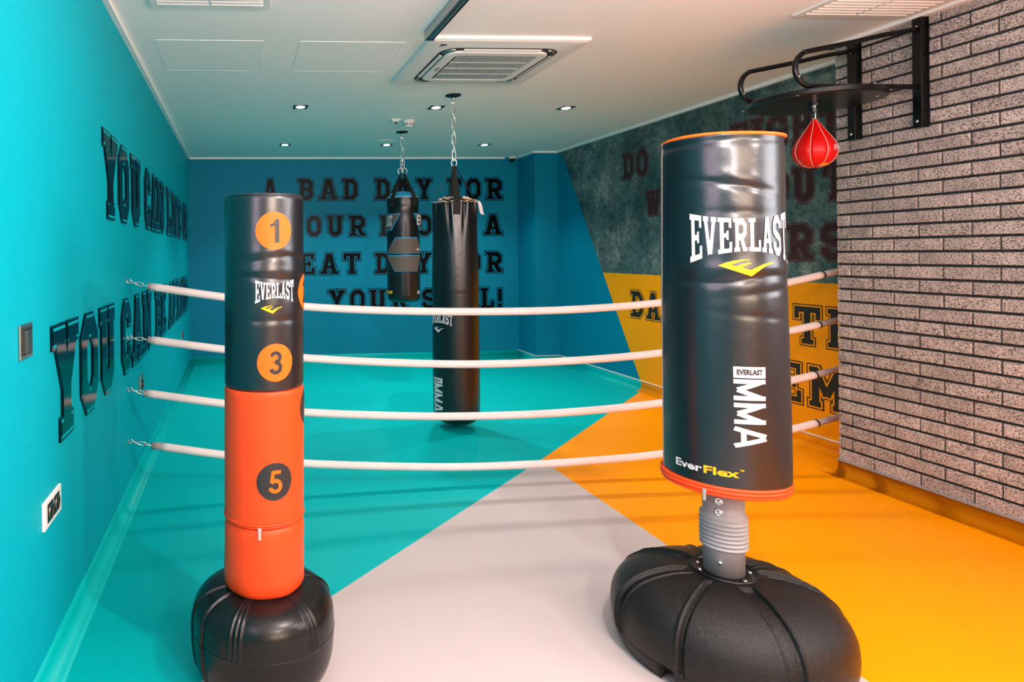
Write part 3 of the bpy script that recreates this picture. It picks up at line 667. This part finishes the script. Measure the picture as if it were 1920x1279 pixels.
# ---- left: tall free-standing bag, black over orange
lbag = thing('freestanding_punching_bag', 'tall narrow black and orange free-standing punching bag with numbered circles', 'punching bag', (.066, 2.15, 0))
lcx = lambda z: .0045 + .0135 * (z - .3) / 1.3
def lrad(a, z, plain=False):
    r = .1335
    if plain: return r
    d = math.degrees(a); u = wrap(d + 85) / 60
    r += -.0028 * gauss(z - (1.385 + .012 * math.sin(3 * u + .5)), .012) * gauss(u, 1.0) + .0018 * gauss(z - 1.41, .015) * gauss(u, 1)
    r += -.0030 * gauss(z - (1.325 - .01 * u), .010) * gauss(u, .9) + .002 * gauss(z - 1.35, .014) * gauss(u, .8)
    r += -.0022 * gauss(z - 1.19, .010) * gauss(u, 1.4)
    r += -.0022 * gauss(z - 1.275, .02) * gauss(u - .8, .6)
    return r
def disp_l(a, r0, z): return lrad(a, z) - .1335
def ring_prof(z0, z1, r, n, be=.012):
    p = [(r - be, z0), (r - be * .3, z0 + be * .3), (r, z0 + be)]
    p += [(r, z0 + be + (z1 - z0 - 2 * be) * i / n) for i in range(1, n)]
    return p + [(r, z1 - be), (r - be * .3, z1 - be * .3), (r - be, z1)]
obj('black_cover', lathe(ring_prof(.957, 1.60, .1335, 150, .016), 128, cx=lcx, disp=disp_l, cap0=True, cap1=True), 'black_vinyl', lbag, smooth=True)
obj('top_seam', tube([((.127) * math.cos(a * PI / 32) + lcx(1.6), .127 * math.sin(a * PI / 32), 1.594) for a in range(64)], .004, 6, closed=True), 'black_vinyl', lbag, smooth=True)
obj('orange_cover', lathe(ring_prof(.532, .962, .134, 30, .008), 96, cx=lcx, cap0=True, cap1=True), 'orange_vinyl', lbag, smooth=True)
obj('lower_cover', lathe([(.118, .294), (.127, .299), (.134, .315), (.1355, .35), (.134, .42), (.1345, .48), (.133, .505), (.128, .518), (.118, .524)], 96, cx=lcx, disp=lambda a, r, z: .0012 * math.sin(a * 7 + z * 30), cap0=True, cap1=True), 'orange_vinyl', lbag, smooth=True)
for zz, r_ in ((.528, .1305), (.536, .1335)):
    obj('zipper_tape', tube([(r_ * math.cos(a * PI / 32) + lcx(zz), r_ * math.sin(a * PI / 32), zz) for a in range(64)], .004, 6, closed=True), 'orange_vinyl', lbag, smooth=True)
def puller(parent, base, phi, r, z):
    a = math.radians(phi); c = Vector((base + r * math.cos(a), r * math.sin(a), z)); nrm_ = Vector((math.cos(a), math.sin(a), 0)); tn = Vector((-math.sin(a), math.cos(a), 0))
    p = bxo('zip_slider', (-.006, .006, -.006, .002, -.004, .006), 'chrome', parent, bev=.001); p.location = c + nrm_ * .004; p.rotation_euler = (0, 0, a + PI / 2)
    bm = box(bmesh.new(), -.0045, .0045, -.0065, -.0045, -.032, -.002, .0008); q = obj('zip_pull', bm, 'chrome', parent); q.location = c + nrm_ * .004; q.rotation_euler = (0, 0, a + PI / 2)
puller(lbag, lcx(.52), -98, .134, .528)
MP = lambda phi, z, eps=.0015: mapper(lrad, phi, z, eps, lcx)
def disc_poly(r, n=40): return [[(r * math.cos(2 * PI * i / n), r * math.sin(2 * PI * i / n)) for i in range(n)]]
def number_patch(n, phi, z, r, mdisc, mnum, rot=0):
    bm = bmesh.new(); bm.faces.new([bm.verts.new((x, y, 0)) for x, y in disc_poly(r)[0]]); obj('number_circle', map_bm(bm, MP(phi, z), .008, .02), mdisc, lbag)
    h_ = r * 1.22; qs = [[((p[0] - (.31 if n != '1' else .30)) * h_, (p[1] - .5) * h_) for p in q] for q in glyph(n)]
    obj('number_print', flat_mesh(qs, MP(phi, z, .0030), .008), mnum, lbag)
number_patch('1', -78, 1.477, .0605, 'orange_print', 'black_print'); number_patch('2', -10, 1.277, .060, 'orange_print', 'black_print')
number_patch('3', -76, 1.056, .0605, 'orange_print', 'black_print'); number_patch('4', -5, .892, .060, 'black_print', 'orange_print')
number_patch('5', -77, .676, .060, 'black_print', 'orange_print')
logo_word('EVERLAST', .134, .075, MP(-76, 1.225 + .02, .003), 'white_print', lbag, .008)
swoosh(-.042, .030, 1.213 - 1.2, 1.238 - 1.2 + .001, mapper(lrad, -79, 1.2, .003, lcx), 'yellow_print', lbag)
tb = text_bm('JU', .03, .01); obj('word_print', map_bm(tb, MP(-2, .385, .004), .008), 'white_print', lbag)
# base
def ridge_l(a, r, z):
    d = math.degrees(a); v = 0
    fz = min(1, max(0, (z - .160) / .008)) * min(1, max(0, (r - .10) / .03))
    fs = min(1, max(0, (z - .03) / .02)) * (1 if r > .1 else 0); w = 0
    for c in (-114, -50, 48, 112, -14, 165):
        if c in (-114, -50, 48, 112):
            for k_ in (-4.2, 0, 4.2): v += .0058 * gauss(wrap(d - c - k_) * r / .24, 1.0)
            v -= .002 * gauss(wrap(d - c) * r / .24, 9)
    for c in (-148, 13, 85, 190): w += .006 * gauss(wrap(d - c), .9) - .004 * gauss(wrap(d - c - 2.6), 1.6)
    return v * fz + w * fs - (.0015 if z < .160 else 0)
def spl(pts, n=8):
    return [(p.x, p.y) for p in smooth_path([(a, b, 0) for a, b in pts], n)]
lprof = spl([(.196, .0), (.213, .02), (.230, .06), (.238, .11), (.2405, .158), (.2395, .165), (.2385, .20), (.233, .232), (.216, .260), (.185, .281), (.14, .293), (.10, .297), (.06, .299)], 8)
obj('base', lathe(lprof, 480, disp=ridge_l, along=True, cap0=True, cap1=True), 'base_smooth', lbag, smooth=True)

# ---- right: wide free-standing bag on a round base
rbag = thing('freestanding_punching_bag', 'wide black free-standing punching bag on a grey post and round black base', 'punching bag', (1.665, 2.10, 0))
rcx = lambda z: .006 * (1.8 - z) / 1.2 * 1.2
def rbase(z): return .1765 + .0075 * min(1, max(0, (1.8 - z) / 1.1))
def rrad(a, z, plain=False):
    r = rbase(z)
    if plain: return r
    d = math.degrees(a); u = wrap(d + 108) / 50
    r += -.0045 * gauss(z - (1.605 - .030 * u), .012) * gauss(u + .1, .9) + .002 * gauss(z - (1.635 - .03 * u), .02) * gauss(u, .8)
    r += -.0045 * gauss(z - (1.305 + .012 * math.sin(2.4 * u)), .012) * gauss(u, 1.2) + .003 * gauss(z - 1.34, .018) * gauss(u, 1)
    r += -.003 * gauss(z - (1.255 + .02 * u), .012) * gauss(u - .6, .7)
    r += -.0022 * gauss(z - (1.52 - .01 * u), .014) * gauss(u, .8)
    r += -.003 * gauss(z - 1.755, .012) + .0015 * math.sin(a * 3 + z * 5)
    r += -.0022 * gauss(z - (1.19 - .015 * u), .012) * gauss(u - .3, .7)
    r += .0012 * math.sin(a * 5 + 1) * gauss(z - .7, .2)
    return r
prof = [(rbase(1.785) - .02, 1.780)] + [(rbase(z), z) for z in [1.776, 1.772] + [1.77 - (1.77 - .63) * i / 190 for i in range(191)]] + [(rbase(.63) - .012, .624)]
obj('black_cover', lathe(prof[::-1], 144, cx=rcx, disp=lambda a, r, z: rrad(a, z) - rbase(z), cap0=True, cap1=True), 'black_vinyl', rbag, smooth=True)
def ringo(name, zf, rf, tr, m):
    return obj(name, tube([(rf(a * PI / 48) * math.cos(a * PI / 48) + rcx(1.2), rf(a * PI / 48) * math.sin(a * PI / 48), zf(a * PI / 48)) for a in range(96)], tr, 8, closed=True), m, rbag, smooth=True)
ringo('top_piping', lambda a: 1.777 + .004 * math.sin(2 * a + 1), lambda a: rrad(a, 1.785) - .003, .0062, 'orange_print')
for zz, dr in ((.626, .0), (.615, .001), (.604, -.002)): ringo('bottom_trim', lambda a, zz=zz: zz, lambda a, dr=dr: rbase(.63) + dr - .001, .0068, 'orange_vinyl')
obj('bottom_panel', lathe([(.178, .600), (.176, .622), (.1, .622)], 96, cx=rcx, cap0=True, cap1=True), 'orange_vinyl', rbag, smooth=False)
puller(rbag, .006, -145, .184, .612)
aa = math.radians(-203)
obj('side_piping', tube([((rrad(aa, z) + .0008) * math.cos(aa) + rcx(z), (rrad(aa, z) + .0008) * math.sin(aa), z) for z in [.63 + 1.15 * i / 60 for i in range(61)]], .0016, 6), mat('seam_thread', (.35, .27, .22, 1), .5), rbag, smooth=True)
RM = lambda phi, z, eps=.002: mapper(rrad, phi, z, eps, rcx)
# the word spans roughly -158..-55 degrees
logo_word('EVERLAST', .322, .165, RM(-106, 1.358), 'white_print', rbag, .01)
obj('word_print', flat_mesh([[(.164, -.002), (.170, -.002), (.170, .008), (.164, .008)]], RM(-106, 1.358)), 'white_print', rbag)
swoosh(-.083, .081, .0, .055, RM(-105, 1.315, .0025), 'yellow_print', rbag)
# MMA, read from top to bottom
def rot_word(chars, mp, x_left, x_right, z_top, z_bot, m, parent, step=.01):
    n = len(chars); polys = []; hh = (z_top - z_bot) / n
    for i, c in enumerate(chars):
        for q in glyph(c):
            polys.append([(x_left + (x_right - x_left) * p[1], z_top - (i + .04 + .92 * p[0]) * hh) for p in q])
    return obj('word_print', flat_mesh(polys, mp, step), m, parent)
MM = RM(-106, 0, .002)
W2 = .045
rot_word('mma', MM, -W2, W2, .990, .762, 'white_print', rbag)
obj('label_patch', flat_mesh([[(-W2, .990), (W2, .990), (W2, 1.026), (-W2, 1.026)]], RM(-106, 0, .0022), .01), 'white_print', rbag)
tb = text_bm('EVERLAST', .018, .045, .80)
for v in tb.verts: v.co.x *= (W2 * 1.62) / (max(q.co.x for q in tb.verts) * 2) if False else 1
xm = max(q.co.x for q in tb.verts)
for v in tb.verts: v.co.x *= W2 * .80 / xm; v.co.y += 1.0
obj('word_print', map_bm(tb, RM(-106, 0, .0034), .01), 'black_print', rbag)
# two-colour stencil word low on the bag
def stencil(s, u0, u1, z, h, m, phi=-145):
    tb = text_bm(s, h, .03, 1, center=False); xm = max(q.co.x for q in tb.verts)
    for v in tb.verts: v.co.x = u0 + v.co.x / xm * (u1 - u0)
    bmesh.ops.bisect_plane(tb, geom=tb.verts[:] + tb.edges[:] + tb.faces[:], plane_co=(0, h * .50, 0), plane_no=(0, 1, 0))
    bmesh.ops.bisect_plane(tb, geom=tb.verts[:] + tb.edges[:] + tb.faces[:], plane_co=(0, h * .54, 0), plane_no=(0, 1, 0))
    dl = [f for f in tb.faces if h * .50 < f.calc_center_median().y < h * .54]
    bmesh.ops.delete(tb, geom=dl, context='FACES')
    obj('word_print', map_bm(tb, RM(phi, z, .002), .008), m, rbag)
stencil('Ever', -.100, -.008, .668, .026, 'white_print'); stencil('Flex', -.004, .092, .668, .026, 'yellow_print')
tb = text_bm('TM', .006, .02); 
for v in tb.verts: v.co.x += .099; v.co.y += .022
obj('word_print', map_bm(tb, RM(-145, .668, .002), .008), 'yellow_print', rbag)
# post
obj('post', lathe([(.061, .285), (.061, .61)], 64, cap0=True, cap1=True), 'grey_plastic', rbag, smooth=True)
cp = [(.060, .372)]
for i in range(7):
    z = .376 + i * .0142
    cp += [(.064, z), (.0705, z + .003), (.0715, z + .006), (.0705, z + .009), (.066, z + .0115)]
cp += [(.0695, .480), (.0705, .487), (.061, .498)]
obj('spring_collar', lathe(cp, 64), 'grey_plastic', rbag, smooth=True)
def radial(bm, phi, r, z):
    bmesh.ops.rotate(bm, verts=bm.verts, matrix=Matrix.Rotation(PI / 2, 3, 'Y')); bmesh.ops.rotate(bm, verts=bm.verts, matrix=Matrix.Rotation(math.radians(phi), 3, 'Z'))
    bmesh.ops.translate(bm, verts=bm.verts, vec=(r * math.cos(math.radians(phi)), r * math.sin(math.radians(phi)), z)); return bm
for z in (.545, .508):
    o = obj('bolt', radial(lathe([(.0125, -.004), (.0125, .002), (.0105, .003), (.010, .0015), (.006, .0015), (.0055, .0045), (.001, .005)], 24), -139, .061, z), 'chrome', rbag, smooth=True)
    obj('bolt_washer', radial(lathe([(.0135, -.003), (.0135, .0012), (.012, .0012)], 24, cap1=True), -139, .061, z), 'dark_slot', o, smooth=True)
obj('bolt', radial(lathe([(.008, -.004), (.0075, .003), (.004, .006), (.001, .0065)], 20), -139, .061, .335), 'chrome', rbag, smooth=True)
o = obj('top_plate', lathe([(.062, .289), (.088, .289), (.091, .293), (.094, .297), (.099, .297), (.102, .293), (.102, .28), (.09, .27)], 80), 'black_metal', rbag, smooth=True)
for ph in (-190, -80, -18, 60, 128): 
    b = obj('screw', lathe([(.007, .289), (.0065, .292), (.003, .2935), (.001, .294)], 16), 'chrome', rbag, smooth=True); b.location = (.078 * math.cos(math.radians(ph)), .078 * math.sin(math.radians(ph)), 0)
def ridge_r(a, r, z):
    d = math.degrees(a); v = 0; f = min(1, max(0, (z - .05) / .012)) if True else 1
    s = max(r, .08)
    for c, wd in ((-98, .026), (171, .024), (-16, .022), (117, .022), (72, .02), (15, .02), (-55, 0), (-148, -1)):
        x = math.radians(wrap(d - c)) * s
        if wd > 0:
            v += .006 * (gauss(x - wd, .0035) + gauss(x + wd, .0035)) - .011 * (1 / (1 + math.exp(min(50, -(wd - .003 - abs(x)) / .0012))))
        elif wd == -1:
            v += .005 * gauss(x + .010, .006) - .012 * gauss(x - .004, .0055)
    out = v * f * min(1, max(0, (r - .108) / .02))
    if z < .058 and abs(wrap(d + 156)) < 4.5: out -= .03
    if abs(z - .06) < .004: out -= .002
    return out
rprof = spl([(.322, .0), (.334, .02), (.343, .05), (.350, .09), (.351, .13), (.344, .17), (.324, .208), (.289, .240), (.24, .264), (.18, .281), (.12, .287), (.06, .288)], 10)
obj('base', lathe(rprof, 720, disp=ridge_r, along=True, cap0=True, cap1=True), 'base_black', rbag, smooth=True)

# ------------------------------------------------------------------ hanging heavy bags
hlink = mk_mesh('link', link_bm(.040, .014, .0045), 'chrome')
hlink_s = mk_mesh('link', link_bm(.030, .011, .0038), 'chrome')
def mount(x, y, lab):
    t = thing('ceiling_mount', lab, 'mount', (x, y, H), 0, 'heavy bag ceiling mounts')
    obj('plate', cyl_bm(.062, -.008, 0, 40, bev=.002), 'black_metal', t, smooth=False)
    obj('stem', cyl_bm(.012, -.045, -.008, 16), 'chrome', t, smooth=True)
    obj('eye', tube([(.016 * math.cos(a * PI / 8), 0, -.055 + .016 * math.sin(a * PI / 8)) for a in range(16)], .0045, 8, closed=True), 'chrome', t, smooth=True)
mount(1.717, 4.977, 'round black ceiling mount holding the long black bag'); mount(1.694, 6.491, 'round black ceiling mount holding the short bag with grey pads')
def strap(parent, p_top, p_rim, p_low, wd, nrm_):
    """flat webbing band from the ring to the rim and down the shell"""
    pts = [Vector(p_top), Vector(p_rim), Vector(p_low)]; side = Vector((-nrm_.y, nrm_.x, 0)).normalized(); bm = bmesh.new(); L = []
    for i, p in enumerate(pts):
        w_ = wd * (.45 if i == 0 else 1); L.append([bm.verts.new(p + side * w_ / 2 + nrm_ * .0035), bm.verts.new(p - side * w_ / 2 + nrm_ * .0035), bm.verts.new(p - side * w_ / 2), bm.verts.new(p + side * w_ / 2)])
    for a, b in zip(L, L[1:]):
        for i in range(4): bm.faces.new((a[i], a[(i + 1) % 4], b[(i + 1) % 4], b[i]))
    bm.faces.new(L[0]); bm.faces.new(L[-1][::-1]); bmesh.ops.recalc_face_normals(bm, faces=bm.faces)
    obj('strap', bm, 'strap', parent)
h1 = thing('heavy_bag', 'long black leather heavy bag hanging on a chain, almost touching the teal floor', 'punching bag', (1.717, 4.977, .045))
Z0 = .045
def h1rad(a, z, plain=False):
    zz = z + Z0
    r = .180 - .016 * max(0, (zz - 1.1) / .7) ** 1.5 if zz > 1.1 else .180 + .002 * math.sin(zz * 4)
    if plain: return r
    d = math.degrees(a); f = gauss(zz - 1.83, .16)
    for c in (-103, -13, 77, 167):
        for s_, ln in ((-24, .10), (24, .12), (-14, .05), (13, .06)):
            r += (-.020 if abs(s_) > 20 else .010) * gauss(wrap(d - c - s_ * (1 - max(0, (1.80 - zz)) * 1.2)), 4.5) * gauss(max(0, 1.8 - zz), .16)
    r += f * .003 * math.sin(9 * a)
    r += .0015 * math.sin(a * 4 + zz * 3)
    return r
pf = [(.06, .0), (.11, .006), (.145, .022), (.168, .05), (.178, .085)]
prof1 = [(r, z) for r, z in spl(pf, 5)] + [(h1rad(0, .09 + (1.755 - .09) * i / 110, True), .09 + (1.755 - .09) * i / 110) for i in range(111)]
obj('shell', lathe(prof1, 160, disp=lambda a, r, z: (h1rad(a, z) - h1rad(a, z, True)) if z > .09 else 0, cap0=True), 'black_leather', h1, smooth=True)
obj('rim', tube([((h1rad(a * PI / 40, 1.755) + .000) * math.cos(a * PI / 40), h1rad(a * PI / 40, 1.755) * math.sin(a * PI / 40), 1.757 + .004 * math.sin(a * 1.3)) for a in range(80)], .003, 6, closed=True), 'lining', h1, smooth=True)
obj('top_lining', lathe([(.158, 1.74), (.14, 1.768), (.11, 1.79), (.07, 1.80), (.001, 1.79)], 60, disp=lambda a, r, z: .010 * math.sin(a * 6 + z * 60)), 'strap', h1, smooth=True)
for ph, rr_, zz, sx_ in ((-140, .10, 1.785, .045), (-165, .12, 1.775, .035), (-60, .115, 1.78, .04), (-35, .125, 1.77, .035), (100, .10, 1.79, .05)):
    g = bmesh.new(); bmesh.ops.create_icosphere(g, subdivisions=3, radius=1)
    for v in g.verts: v.co = Vector((v.co.x * sx_, v.co.y * sx_ * .6, v.co.z * .013 * (1 + .4 * math.sin(v.co.x * 7))))
    o = obj('filling_wad', g, 'lining', h1, smooth=True); o.location = (rr_ * math.cos(math.radians(ph)), rr_ * math.sin(math.radians(ph)), zz); o.rotation_euler = (0, .2, math.radians(ph + 90))
for ph in (-103, -13, 77, 167):
    a = math.radians(ph); n_ = Vector((math.cos(a), math.sin(a), 0)); r_ = h1rad(a, 1.75) + .002
    strap(h1, n_ * .01 + Vector((0, 0, 2.05)), n_ * r_ + Vector((0, 0, 1.757)), n_ * (h1rad(a, 1.66) + .002) + Vector((0, 0, 1.655)), .055, n_)
tm = bmesh.new(); prev = None
for u, v in ((.0, .012), (.03, .010), (.045, -.02), (.052, -.06), (.062, -.10)):
    q = [tm.verts.new((.125 + u + dx, -.10 + dy, 1.757 + v - .35 * dx)) for dx, dy in ((-.014, -.0), (.016, -.0), (.016, .004), (-.014, .004))]
    if prev:
        for k_ in range(4): tm.faces.new((prev[k_], prev[(k_ + 1) % 4], q[(k_ + 1) % 4], q[k_]))
    else: tm.faces.new(q)
    prev = q
tm.faces.new(prev[::-1]); bmesh.ops.recalc_face_normals(tm, faces=tm.faces); obj('tag', tm, 'white_print', h1)
obj('ring', tube([(.022 * math.cos(a * PI / 8), 0, 2.075 + .03 * math.sin(a * PI / 8)) for a in range(16)], .005, 8, closed=True), 'chrome', h1, smooth=True)
chain((0, 0, 2.10), (0, 0, H - .068 - Z0), hlink, .062, h1)
HM1 = lambda phi, z, eps=.002: mapper(h1rad, phi, z - Z0, eps)
logo_word('EVERLAST', .235, .110, HM1(-153, .828), 'white_print', h1, .012); swoosh(-.05, .055, .0, .045, HM1(-157, .775), 'white_print', h1)
rot_word('mma', HM1(-160, 0, .002), -.052, .052, .375, .145, 'white_print', h1)
obj('label_patch', flat_mesh([[(-.052, .378), (.052, .378), (.052, .418), (-.052, .418)]], HM1(-160, 0), .01), 'white_print', h1)
tb = text_bm('EVERLAST', .02, .02); xm = max(q.co.x for q in tb.verts)
for v in tb.verts: v.co.x *= .042 / xm; v.co.y += .388
obj('word_print', map_bm(tb, HM1(-160, 0, .0034), .01), 'black_print', h1)

h2 = thing('heavy_bag', 'shorter black heavy bag with grey target pads and blue edging, hanging further back', 'punching bag', (1.694, 6.491, .90))
Z2 = .90
def h2rad(a, z, plain=False):
    zz = z + Z2
    r = .168 if zz < 1.9 else .168 - .010 * (zz - 1.9) / .1
    r -= .010 * gauss(zz - 1.86, .06)
    return r
prof2 = spl([(.10, 0), (.14, .008), (.160, .03), (.168, .07)], 6) + [(h2rad(0, .08 + (1.075 - .08) * i / 70), .08 + (1.075 - .08) * i / 70) for i in range(71)]
obj('shell', lathe(prof2, 96, disp=lambda a, r, z: .003 * math.sin(a * 9) * gauss(z - 1.02, .06), cap0=True), 'black_leather', h2, smooth=True)
obj('top_cap', lathe([(.158, 1.07), (.150, 1.09), (.12, 1.125), (.06, 1.14), (.001, 1.145)], 64), 'blue_vinyl', h2, smooth=True)
obj('rim', tube([(.158 * math.cos(a * PI / 32), .158 * math.sin(a * PI / 32), 1.075) for a in range(64)], .004, 6, closed=True), 'white_print', h2, smooth=True)
for ph in (-142, -60, 40, 130):
    a = math.radians(ph); n_ = Vector((math.cos(a), math.sin(a), 0))
    strap(h2, n_ * .02 + Vector((0, 0, 1.335)), n_ * .163 + Vector((0, 0, 1.078)), n_ * .172 + Vector((0, 0, .985)), .052, n_)
for sx in (-1, 1): obj('ring', tube([(sx * .02 + .028 * math.cos(a * PI / 8), .0, 1.355 + .03 * math.sin(a * PI / 8)) for a in range(16)], .0045, 8, closed=True), 'chrome', h2, smooth=True)
chain((-.018, 0, 1.38), (-.003, 0, 1.50), hlink_s, .046, h2); chain((.018, 0, 1.38), (.003, 0, 1.50), hlink_s, .046, h2); chain((0, 0, 1.50), (0, 0, H - .068 - Z2), hlink, .058, h2)
CA = -104.6
def pad(poly_deg, name='target_pad'):
    """poly given in (degrees from the camera side, world z)"""
    def pts(grow):
        cx_ = sum(p[0] for p in poly_deg) / len(poly_deg); cz = sum(p[1] for p in poly_deg) / len(poly_deg)
        return [[(math.radians(p[0] + (2.4 if p[0] > cx_ else -2.4) * grow) * .168, p[1] - Z2 + (.008 if p[1] > cz else -.008) * grow) for p in poly_deg]]
    def mp(e): 
        def f(u, v):
            a = math.radians(CA) + u / .168; return ((.170 + e) * math.cos(a), (.170 + e) * math.sin(a), v)
        return f
    for grow, e0, e1, m, nm in ((1, -.012, .008, 'blue_vinyl', 'pad_edging'), (0, .006, .014, 'pad_grey', name)):
        bm = flat_mesh(pts(grow), mp(e1), .012); r = bmesh.ops.extrude_face_region(bm, geom=bm.faces[:])
        for v in r['geom']:
            if isinstance(v, bmesh.types.BMVert): k_ = (.170 + e0) / math.hypot(v.co.x, v.co.y); v.co.x *= k_; v.co.y *= k_
        bmesh.ops.recalc_face_normals(bm, faces=bm.faces); obj(nm, bm, m, h2)
pad([(-24, 1.555), (49, 1.555), (60, 1.48), (66, 1.405), (-64, 1.405)])
pad([(-64, 1.375), (66, 1.375), (48, 1.222), (-27, 1.222)])
pad([(-110, 1.80), (-9, 1.80), (-45, 1.645), (-110, 1.645)]); pad([(40, 1.80), (115, 1.80), (115, 1.645), (72, 1.645)])
HM2 = lambda phi, z, eps=.002: mapper(lambda a, zz, p=False: .170, phi, z - Z2, eps)
logo_word('LAST', .10, .11, HM2(CA - 52, 1.68, .016), 'white_print', h2, .012, arch=False)
obj('word_print', map_bm(text_bm('EV', .10, .02, .7), HM2(CA + 66, 1.69, .016), .012), 'white_print', h2)
obj('word_print', map_bm(text_bm('SHOT', .034, .03, 1.1), HM2(CA - 62, .985, .002), .012), 'yellow_print', h2)
obj('word_print', map_bm(text_bm('EV', .034, .03, 1.1), HM2(CA + 62, .985, .002), .012), 'white_print', h2)
swoosh(-.03, .03, 0, .022, HM2(CA + 54, 1.43, .016), 'white_print', h2)

# ------------------------------------------------------------------ speed bag platform on the brick wall
pf_ = thing('speed_bag_platform', 'black steel wall frame with a round rebound board above the red speed bag', 'speed bag platform', (XB, 3.39, 2.05))
o_ = Vector((XB, 3.39, 2.05))
for y, zt, zb in ((3.575, 2.625, 2.05), (3.205, 2.645, 2.05)):
    bm = box(bmesh.new(), -.040, -.004, y - 3.39 - .024, y - 3.39 + .024, 0, zt - 2.05, .003); p = obj('wall_post', bm, 'black_metal', pf_)
    bm = box(bmesh.new(), -.008, -.001, y - 3.39 - .034, y - 3.39 + .034, .0, zt - 2.05, .001); obj('post_flange', bm, 'black_metal', p)
    for z in (.035, .225, zt - 2.05 - .05):
        b = lathe([(.008, 0), (.0075, .004), (.003, .006), (.001, .0065)], 12); bmesh.ops.rotate(b, verts=b.verts, matrix=Matrix.Rotation(-PI / 2, 3, 'Y'))
        bmesh.ops.translate(b, verts=b.verts, vec=(-.040, y - 3.39, z)); obj('bolt', b, 'chrome', p, smooth=True)
zu, zl, xe = .535, .222, -.74
for y in (3.575, 3.205):
    dy = y - 3.39; xb = xe + .15; hz = (zu - .10 + zl) / 2 ; pts = []
    ut = zu; ue = zu - .125     # upper run slopes down toward the room
    pts = [(-.03, dy, ut), (-.2, dy, ut - .03), (-.4, dy, ut - .075)]
    c = Vector((xe + .10, 0, (ue + zl) / 2)); R_ = (ue - zl) / 2
    for i in range(9):
        a = PI / 2 + .15 + (PI - .15) * i / 8; pts.append((c.x + R_ * math.cos(a), dy, c.z + R_ * math.sin(a)))
    pts += [(-.45, dy, zl), (-.2, dy, zl), (-.03, dy, zl)]
    tb_ = obj('support_tube', tube(smooth_path(pts, 5), .0135, 12), 'black_metal', pf_, smooth=True)
    for px_, pz in ((xe + .02, c.z - .045),):
        b = lathe([(.006, 0), (.005, .004), (.001, .005)], 10); bmesh.ops.rotate(b, verts=b.verts, matrix=Matrix.Rotation(PI / 2, 3, 'X')); bmesh.ops.translate(b, verts=b.verts, vec=(px_ - .0, dy - .012, pz)); obj('bolt', b, 'chrome', pf_, smooth=True)
bm = lathe([(.30, 2.160 - 2.0), (.308, .168), (.308, .190), (.30, .196), (.28, .197)], 96, cap0=True, cap1=True); d_ = obj('rebound_board', bm, 'black_metal', pf_, smooth=False); d_.location = (3.25 - XB, 0, .010)
for x, y in ((-.25, -.185), (-.25, .185), (.17, -.185), (.17, .185)):
    b = obj('bolt', lathe([(.008, 0), (.008, .006), (.004, .007), (.004, .022), (.001, .023)], 12), 'chrome', pf_, smooth=True); b.location = (3.25 - XB + x, y, .235)
    b = obj('bolt', lathe([(.001, -.003), (.007, -.002), (.008, 0)], 12), 'chrome', pf_, smooth=True); b.location = (3.25 - XB + x * 1.08, y, .170)
obj('swivel_plate', lathe([(.03, .16), (.032, .172)], 24, cap0=True), 'black_metal', pf_).location = (3.25 - XB, 0, 0)
obj('swivel', lathe([(.001, .150), (.010, .150), (.010, .162)], 16), 'chrome', pf_, smooth=True).location = (3.25 - XB, 0, 0)
# speed bag
sb = thing('speed_bag', 'red leather teardrop speed bag hanging under the round black board', 'speed bag', (3.25, 3.39, 1.86))
sprof = spl([(.001, .0), (.035, .004), (.065, .018), (.09, .045), (.103, .085), (.097, .125), (.078, .165), (.055, .20), (.034, .235), (.018, .262), (.010, .275)], 6)
NS = 8; SA = -55
def seam(a, r, z): return -.006 * (r / .1) * gauss(((math.degrees(a) - SA + 22.5) % 45 - 22.5), 4)
obj('bladder', lathe(sprof, 160, disp=seam, cap1=True), 'red_leather', sb, smooth=True)
for i in range(NS):
    a = math.radians(SA + 45 * i); obj('seam_piping', tube([((r - .0015) * math.cos(a), (r - .0015) * math.sin(a), z) for r, z in sprof[::3] if r > .004], .0022, 6), 'piping', sb, smooth=True)
sr = lambda a, z, p=False: max(.02, min(((abs(zz - z), r) for r, zz in sprof if r > .02))[1])
logo_word('EVERLAST', .07, .032, mapper(sr, -62, .085, .002), 'white_print', sb, .01); swoosh(-.012, .014, 0, .012, mapper(sr, -60, .075, .002), 'white_print', sb)
obj('word_print', flat_mesh([[(-.03, 0), (.03, 0), (.03, .012), (-.03, .012)]], mapper(sr, -80, .006, .003), .01), 'yellow_print', sb)
obj('hook', tube(smooth_path([(.006, 0, .27), (.006, 0, .315), (.012, 0, .325), (.0, 0, .335), (-.006, 0, .322), (.004, 0, .338), (0, 0, .352)], 5), .0028, 8), 'chrome', sb, smooth=True)
obj('loop', tube([(-.006, 0, .27), (-.006, 0, .285)], .004, 8), 'chrome', sb, smooth=True)
bpy.context.view_layer.update()
